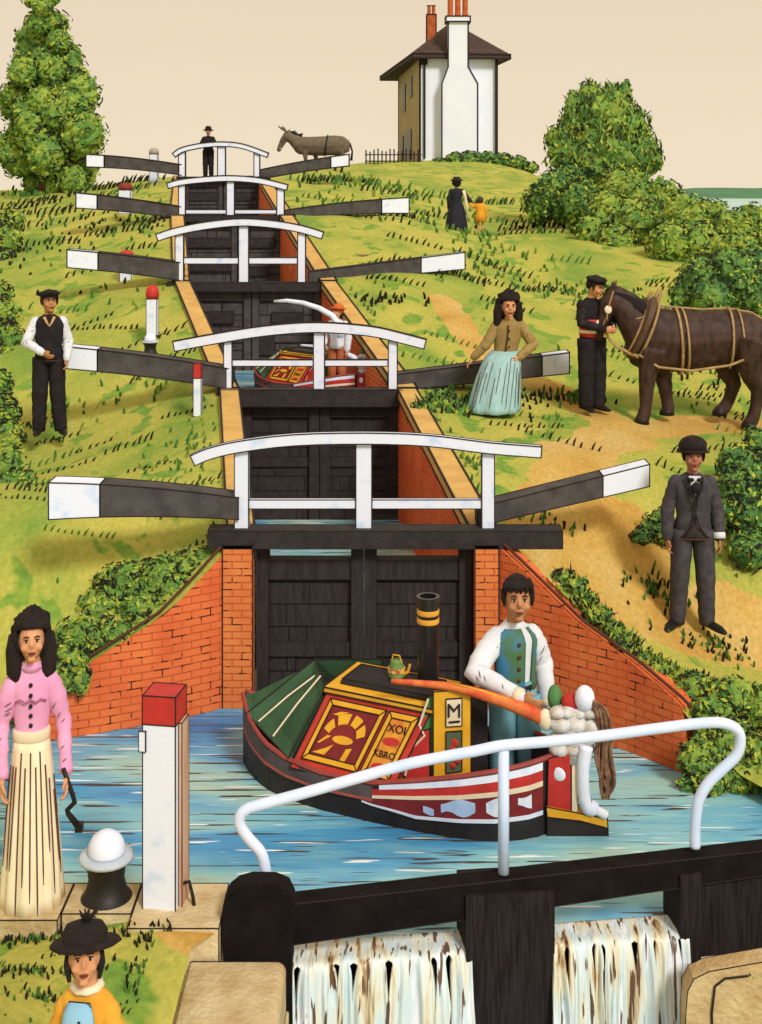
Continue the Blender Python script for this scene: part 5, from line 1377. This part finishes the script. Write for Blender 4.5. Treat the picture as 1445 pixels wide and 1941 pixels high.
for (lab,l,sd) in (('leafy bush on the left edge below the tall tree',[(8,455,34,25),(20,420,26,26),(2,500,30,24.5)],21),
  ('leafy bush on the left edge behind the man in the black cap',[(6,600,34,19),(18,640,28,18.8),(4,690,34,18.5),(-10,560,34,19.5)],22),
  ('leafy bush on the left edge below the feet of the man in the black cap',[(2,780,36,15),(12,830,34,14.8),(-6,730,30,15.3)],23),
  ('leafy bush on the left edge beside the white end of the nearest balance beam',[(8,885,42,12.8),(34,925,38,12.6),(20,975,50,12.3),(2,1020,48,12.1)],24),
  ('bush on the left edge above the head of the woman in pink',[(0,1120,50,10.6,40),(40,1165,36,10.4,30),(-20,1180,50,10.3)],25)):
    bush('bush','bush',lab,l,5.5,1500,(4,4,1.5,1.4),LUMP,seed=sd,twigs=110,depth=.7)
bush('plant','plant','small grass clump on top of the tan stone block at the bottom right',[(1395,1846,13,6.84,7),(1418,1840,15,6.84,8),(1440,1838,14,6.84,8)],5,260,(3,5,2,1.5),LUMP,seed=17,twigs=14,up=1.2,spike=.2)
# hedge before the house
bush('hedge','hedge','dark clipped hedge in front of the tall white house',[(835,312,18,57,12),(862,306,20,57,16),(890,304,22,57,17),(920,304,22,57,17),(950,306,22,57,17),(980,310,20,57,15),(1005,318,16,57,11)],3.6,3200,(1.5,4,4,1.6),LUMPD,seed=15,twigs=150,depth=1.2)
bush('plant','plant','rank dark grass clump by the right coping of the second gate',[(800,785,26,14.6,24),(835,765,30,15,26),(870,785,24,14.8,18),(820,810,22,14.2,16)],6,1500,(2,5,3,1.6),LUMP,seed=16,twigs=70,up=1.4,spike=.15,depth=.7)

# ------------------------------------------------------------------ grass (uncountable)
BLADES=[mat('grass_dark',(.030,.024,.014),.9),mat('grass_green',(.10,.22,.04),.9,(.06,.16,.03),5),mat('grass_lime',(.26,.32,.05),.9,(.18,.26,.04),5)]
rnd=random.Random(31); BP=[]   # (x,d,height,lean,width,mat)
def infr(x,d): return abs(x)<.31*d
def okpt(x,d,m=.12):
    l=edge(LE,d)[0]; r=edge(RE,d)[0]
    return (x<l-m-.012*d or x>r+m+.012*d) and not (7.0<d<9.0 and -2.8<x<2.9)
rows=0
while rows<155:
    u=rnd.random(); d=5.7*(40/5.7)**u; x=rnd.uniform(-.32,.32)*d
    if not okpt(x,d,.25): continue
    near_path=np.min(np.hypot(PA[:,0]-x,PA[:,1]-d)) if len(PA) else 9
    if near_path<.5 and rnd.random()<.93: continue
    rows+=1
    n=rnd.randint(5,13); st=(.0042+.0015*rnd.random())*d; ang=rnd.uniform(-.25,.5)*(1 if x<0 else -1); hh=rnd.uniform(.0040,.0068)*d
    cv=rnd.uniform(-.05,.05); green=rnd.random()<.25
    for i in range(n):
        xx=x+st*i; dd=d+(ang*st*i+cv*i*st)*2.2
        if okpt(xx,dd): BP.append((xx+rnd.uniform(-.2,.2)*st,dd,hh*rnd.uniform(.6,1.25),rnd.uniform(.25,.8),.00075*d,1 if green else 0))
for k in range(70):
    u=rnd.random(); d=5.7*(42/5.7)**(u**.85); x=rnd.uniform(-.32,.32)*d
    for i in range(22):
        xx=x+rnd.gauss(0,.022*d); dd=d+rnd.gauss(0,.035*d)
        if dd>5 and okpt(xx,dd) and np.min(np.hypot(PA[:,0]-xx,PA[:,1]-dd))>.4:
            BP.append((xx,dd,rnd.uniform(.003,.0065)*d,rnd.uniform(-.4,.4),.0010*d,rnd.choice((1,1,2))))
def patch(px,py,wx,wy,n,hh,m=(0,0,1),D=None):
    g_=ground(px,py)
    if not g_: return
    for i in range(n):
        xx=g_.x+rnd.gauss(0,wx/F*g_.y); dd=g_.y+rnd.gauss(0,wy*g_.y*g_.y/F/3.5)
        if dd>5 and okpt(xx,dd): BP.append((xx,dd,hh*g_.y/F*rnd.uniform(.6,1.2),rnd.uniform(-.3,.4),2.2*g_.y/F,rnd.choice(m)))
for q in ((60,1790,40,10,60,18,(0,0,1)),(40,1850,40,8,50,18,(0,0,1)),(300,1790,50,14,80,20,(0,0,1)),(350,1830,30,8,40,20,(0,)),(270,1860,40,8,40,18,(0,1)),(310,1910,40,10,70,22,(1,1,0)),(80,1900,30,8,40,18,(0,1)),
  (1000,985,50,4,60,15,(0,1,1)),(1050,760,60,4,60,14,(0,0,1)),(720,575,45,4,30,14,(0,)),(1330,700,60,10,90,14,(0,1)),(1240,1120,30,6,50,18,(0,1)),(860,770,50,8,80,18,(0,1)),(1120,560,60,6,50,10,(1,1,0)),(1090,760,20,5,30,18,(1,)),
  (1350,1240,50,8,70,14,(0,1)),(1280,1280,50,8,80,16,(0,1)),(870,890,25,25,80,16,(1,1,2)),(250,430,70,12,60,9,(0,1)),(100,470,60,20,50,9,(0,1)),(1040,430,40,4,40,9,(0,1))): patch(*q)
zz=tz_many([b[0] for b in BP],[b[1] for b in BP])
mb=MB()
for (x,d,h,l,w_,m),z in zip(BP,zz):
    p=Vector((x,d,z-.01)); t=p+Vector((l*h,0,h)); a=Vector((w_,0,0)); b=Vector((0,w_,0)); md=p.lerp(t,.55)
    cu=md+Vector((-.12*l*h,0,.06*h))
    mb.add([p-a,p+a,cu+a*1.2,t+a*.5,t-a*.5,cu-a*1.2],[(0,1,2,3,4,5)],m)
    mb.add([p-b,p+b,cu+b,t,cu-b],[(0,1,2,3,4)],m)
tag(mb.build('grass',BLADES),'rows of dark and green grass tufts scattered over the banks','grass',kind='stuff')
# ------------------------------------------------------------------ house, fence, posts, bollards
ROOF=mat('roof_tiles',(.085,.05,.042),.85,(.05,.03,.028),3,.4,stretch=(1,1,5))
TERRA=mat('terracotta',(.48,.12,.03),.8,(.34,.07,.02),4)
WALLT=mat('ochre_shade_wall',(.44,.35,.19),.9,(.33,.25,.12),2)
h=thing('house','tall white house with stepped chimney breast and dark hipped roof on the hilltop','house',(2,62,5.3))
def hb(v): return Vector(v)-Vector((2,62,5.3))
F0=Vector((sx(797,60),60,0)); F1=Vector((sx(943,60.4),60.4,0)); B0=Vector((sx(757,70),70,0)); B1=F1+(B0-F0)
zb,ze=4.6,sz(106,60)
def zz_(v,z): return hb((v.x,v.y,z))
MB().hexa([zz_(F0,zb),zz_(F1,zb),zz_(B1,zb),zz_(B0,zb),zz_(F0,ze),zz_(F1,ze),zz_(B1,ze),zz_(B0,ze)]).build('wall',[mat('limewash',(.78,.82,.92),.8,(.73,.78,.91),.8)],h,ink=.045)
nl=Vector((-(B0-F0).y,(B0-F0).x,0)).normalized()
if nl.x>0: nl=-nl
# side wall skin, the shade on this side painted as dark ochre
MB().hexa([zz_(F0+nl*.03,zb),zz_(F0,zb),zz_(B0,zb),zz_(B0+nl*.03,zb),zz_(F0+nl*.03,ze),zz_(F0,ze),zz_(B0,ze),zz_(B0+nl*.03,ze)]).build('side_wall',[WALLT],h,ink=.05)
o_=.55
E0=Vector((sx(783,59.5),59.5,0));E1=Vector((sx(968,60),60,0));G0=Vector((sx(721,71.5),71.5,0));G1=E1+(G0-E0)
r0=Vector((sx(858,62.5),62.5,0)); r1=r0+(G0-E0)*.55; zr=sz(42,62.5)
zl=ze-.12
mb=MB()
ev=[E0,E1,G1,G0]
vs=[zz_(v,zl) for v in ev]+[zz_(v,zl+.2) for v in ev]+[zz_(r0,zr),zz_(r1,zr)]
mb.add(vs,[(3,2,1,0),(0,1,5,4),(1,2,6,5),(2,3,7,6),(3,0,4,7),(4,5,8),(5,6,9,8),(6,7,9),(7,4,8,9)])
rf=mb.build('roof',[ROOF],h,ink=.05)
def fr(x0,x1,y0,y1,D,th,n,m,par=h,ink=.04): 
    a,b=at(x0,y1,D),at(x1,y0,D); return MB().box(tuple(hb((a.x,D,a.z))),tuple(hb((b.x,D+th,b.z)))).build(n,[m],par,ink=ink)
LW=mat('limewash',(.74,.80,.93))
pr=[(838,300),(906,300),(906,158),(888,126),(888,40),(850,40),(850,126),(838,158)]
mb=MB(); mb.prism([hb(at(x,y,59.45)) for x,y in pr],(0,.9,0)); cb=mb.build('chimney_breast',[LW],h,ink=.045)
fr(846,892,30,40,59.35,1.0,'chimney_cap',LW,cb)
for i,x in enumerate((848,862,876)):
    c=hb(at(x+6,30,59.8)); MB().lathe([(.15,0),(.13,.2),(.13,1.15),(.17,1.15),(.17,1.3)],12,c=c).build('chimney_pot',[TERRA],cb,ink=.02)
c=at(818,60,67); rc=MB().box(tuple(hb((c.x-.25,66.8,c.z-1))),tuple(hb((c.x+.25,67.4,c.z+.9)))).build('chimney',[TERRA],rf,ink=.04)
for dx in (-.12,.12): MB().lathe([(.10,0),(.09,.45),(.12,.5)],10,c=hb((c.x+dx,67.1,c.z+.9))).build('chimney_pot',[TERRA],rc,ink=.02)
fr(803,807,112,300,59.9,.1,'downpipe',INK,h,0); fr(799,811,108,122,59.85,.12,'hopper',INK,h,0)
MB().box(tuple(hb((F1.x-.12,60.2,zb))),tuple(hb((F1.x-.02,60.3,ze)))).build('downpipe',[INK],h)
for f0,f1,z0,z1,nm in ((.30,.42,9.0,10.0,'window'),(.62,.76,8.5,9.9,'window'),(.34,.60,5.3,7.4,'door'),(.72,.82,5.9,7.2,'window')):
    a=F0.lerp(B0,f0)+nl*.035; b=F0.lerp(B0,f1)+nl*.035
    MB().hexa([zz_(a,z0),zz_(b,z0),zz_(b+nl*.05,z0),zz_(a+nl*.05,z0),zz_(a,z1),zz_(b,z1),zz_(b+nl*.05,z1),zz_(a+nl*.05,z1)]).build(nm,[mat('dark_window',(.05,.035,.025),.4)],h)
f=thing('fence','short dark picket fence on the skyline left of the white house','fence',at(740,312,56))
fo=at(740,312,56)
for i in range(14):
    x=694+i*7.6; top=284+3*math.sin(i*1.7); a=at(x-1.2,top,56)-fo; b=at(x+1.4,318,56)-fo
    MB().box((a.x,0,b.z),(b.x,.07,a.z)).build('picket',[INK],f)
for y in (292,304): a=at(692,y,56.08)-fo; b=at(800,y+2,56.08)-fo; MB().box((a.x,.075,b.z),(b.x,.12,a.z)).build('rail',[INK],f)
# posts with red caps
SHADE_BROWN=mat('post_shade_brown',(.45,.20,.12),.8,(.60,.42,.30),6,stretch=(8,8,.4))
def capped_post(label,px,ytop,ycap,ybase,w,D,rz=0,red=REDP,round_=False,base=None,ink=.004):
    b=at(px,ybase,D); t=thing('mooring_post',label,'post',b,rz,'white posts with red tops along the locks')
    s=D/F; hw=w*s/2; zc=(ybase-ycap)*s; zt=(ybase-ytop)*s
    MB().box((-hw,-hw,-.1),(hw,hw,zc)).build('shaft',[WHITE],t,ink=ink)
    if round_:
        MB().lathe([(hw*1.15,zc+.001),(hw*1.3,zc+(zt-zc)*.3),(hw*1.15,zc+(zt-zc)*.7),(hw*.6,zt*.985+zc*.015),(0,zt)],14).build('cap',[red],t,smooth=True)
    else: MB().box((-hw*1.01,-hw*1.01,zc+.001),(hw*1.01,hw*1.01,zt)).build('cap',[red],t,ink=ink)
    return t
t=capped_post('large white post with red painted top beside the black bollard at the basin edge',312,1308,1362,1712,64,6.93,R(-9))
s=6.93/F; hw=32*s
MB().box((hw+.002,-hw*.5,-.02),(hw+.022,hw*.8,350*s)).build('shade_strip',[SHADE_BROWN],t,ink=.003)  # brown strip painting the shade on the post's right side
MB().box((-hw-.018,-hw-.012,300*s),(-hw+.02,-hw-.001,338*s)).build('bracket',[WHITE],t,ink=.003)
MB().tube([Vector((hw+.02,-.02,.13)),Vector((hw+.055,-.02,.14)),Vector((hw+.075,-.02,.06)),Vector((hw+.085,-.02,-.01))],.010,6).build('iron_hook',[INK],t)
MB().lathe([(hw*1.45,-.0),(hw*1.40,.012),(hw*1.2,.016)],20).build('base_ring',[STONE2],t)
capped_post('slim white post with red top touching the second gate\'s left balance beam',375,688,716,772,15,14.75,ink=.006)
capped_post('white post with rounded red top on the grass left of the third gate',289,540,566,622,20,18,round_=True,ink=.006)
capped_post('white post whose red top peeps over the third gate\'s left beam',240,474,488,522,22,21.6,round_=True,ink=.007)
capped_post('white post with dark red top behind the fourth gate\'s left beam',238,346,360,396,22,27,round_=True,red=mat('dark_red',(.25,.04,.03),.7),ink=.008)
capped_post('plain grey-white post standing behind the top gate\'s left beam',292,280,292,346,15,35.6,round_=True,red=mat('grey_cap',(.40,.36,.33),.8),ink=.009)
capped_post('short pale post with brown top behind the third gate\'s right beam',690,482,492,512,24,22.6,round_=True,red=mat('brown_cap',(.22,.12,.06),.8),ink=.007)
def bollard(label,px,ybase,D,k=1.0):
    t=thing('bollard',label,'bollard',at(px,ybase,D),0,'black bollards with white domes'); 
    MB().lathe([(.145*k,0),(.145*k,.015*k),(.115*k,.05*k),(.098*k,.12*k),(.105*k,.18*k),(.125*k,.215*k),(.125*k,.225*k)],28).build('body',[mat('bollard_black',(.015,.012,.012),.5,spec=.4)],t,smooth=True)
    MB().lathe([(.120*k,.226*k),(.146*k,.228*k),(.150*k,.243*k),(.140*k,.256*k),(.09*k,.256*k)],28).build('rim',[mat('rim_pale',(.55,.62,.70),.5)],t,smooth=True)
    MB().lathe([(.098*k,.257*k),(.102*k,.275*k),(.096*k,.315*k),(.075*k,.352*k),(.035*k,.378*k),(0,.384*k)],28).build('dome',[WHITE],t,smooth=True)
bollard('black waisted bollard with white domed top on the near coping',202,1706,6.97)
bollard('small black bollard with white dome above the second gate\'s left beam',285,674,17,.78)
# ------------------------------------------------------------------ camera, sky, sun
cam=bpy.data.cameras.new('camera'); co=bpy.data.objects.new('camera',cam); COL.objects.link(co)
cam.sensor_fit='HORIZONTAL'; cam.sensor_width=36; cam.lens=36*F/1445.0
cam.shift_y=-(1941/2-HY)/1445.0; cam.shift_x=0
co.location=(0,0,CAMZ); co.rotation_euler=(R(90),0,0)
cam.clip_start=.1; cam.clip_end=6000
SC.camera=co
w=bpy.data.worlds.new('World'); SC.world=w; w.use_nodes=True; nt=w.node_tree; L=nt.links.new
bg=nt.nodes['Background']; bg.inputs['Strength'].default_value=1.0
SUN_EL,SUN_AZ=R(40),R(28)          # sun up behind the viewer's right shoulder
sky=nt.nodes.new('ShaderNodeTexSky'); sky.sky_type='NISHITA'; sky.sun_disc=False; sky.sun_elevation=SUN_EL; sky.sun_rotation=PI-SUN_AZ
sc_=nt.nodes.new('ShaderNodeVectorMath'); sc_.operation='SCALE'; sc_.inputs['Scale'].default_value=.08; L(sky.outputs['Color'],sc_.inputs[0])
tc=nt.nodes.new('ShaderNodeTexCoord'); nz=nt.nodes.new('ShaderNodeTexNoise'); nz.inputs['Scale'].default_value=2.2; nz.inputs['Detail'].default_value=4; L(tc.outputs['Generated'],nz.inputs['Vector'])
rp=nt.nodes.new('ShaderNodeValToRGB'); rp.color_ramp.elements[0].position=.3; rp.color_ramp.elements[1].position=.7
rp.color_ramp.elements[0].color=(.80,.64,.44,1); rp.color_ramp.elements[1].color=(.84,.68,.52,1); L(nz.outputs['Fac'],rp.inputs['Fac'])
mx=nt.nodes.new('ShaderNodeMix'); mx.data_type='RGBA'; mx.inputs['Factor'].default_value=.95
L(sc_.outputs[0],mx.inputs[6]); sp=nt.nodes.new('ShaderNodeSeparateXYZ'); L(tc.outputs['Generated'],sp.inputs[0])
r2_=nt.nodes.new('ShaderNodeValToRGB'); r2_.color_ramp.elements[0].position=0; r2_.color_ramp.elements[1].position=.2
r2_.color_ramp.elements[0].color=(.96,.84,.64,1); r2_.color_ramp.elements[1].color=(.84,.69,.50,1); L(sp.outputs['Z'],r2_.inputs['Fac'])
m2_=nt.nodes.new('ShaderNodeMix'); m2_.data_type='RGBA'; m2_.inputs['Factor'].default_value=.6; L(rp.outputs['Color'],m2_.inputs[6]); L(r2_.outputs['Color'],m2_.inputs[7])
L(m2_.outputs[2],mx.inputs[7]); L(mx.outputs[2],bg.inputs['Color'])
sl=bpy.data.lights.new('sun','SUN'); sl.energy=2.6; sl.angle=R(12); sl.color=(1,.97,.92)
so=bpy.data.objects.new('sun',sl); COL.objects.link(so)
dirv=Vector((math.sin(SUN_AZ)*math.cos(SUN_EL),-math.cos(SUN_AZ)*math.cos(SUN_EL),math.sin(SUN_EL)))
so.rotation_euler=dirv.to_track_quat('Z','Y').to_euler(); so.location=(6,-6,12)
SC.view_settings.view_transform='Standard'; SC.view_settings.look='None'; SC.view_settings.exposure=0; SC.view_settings.gamma=1
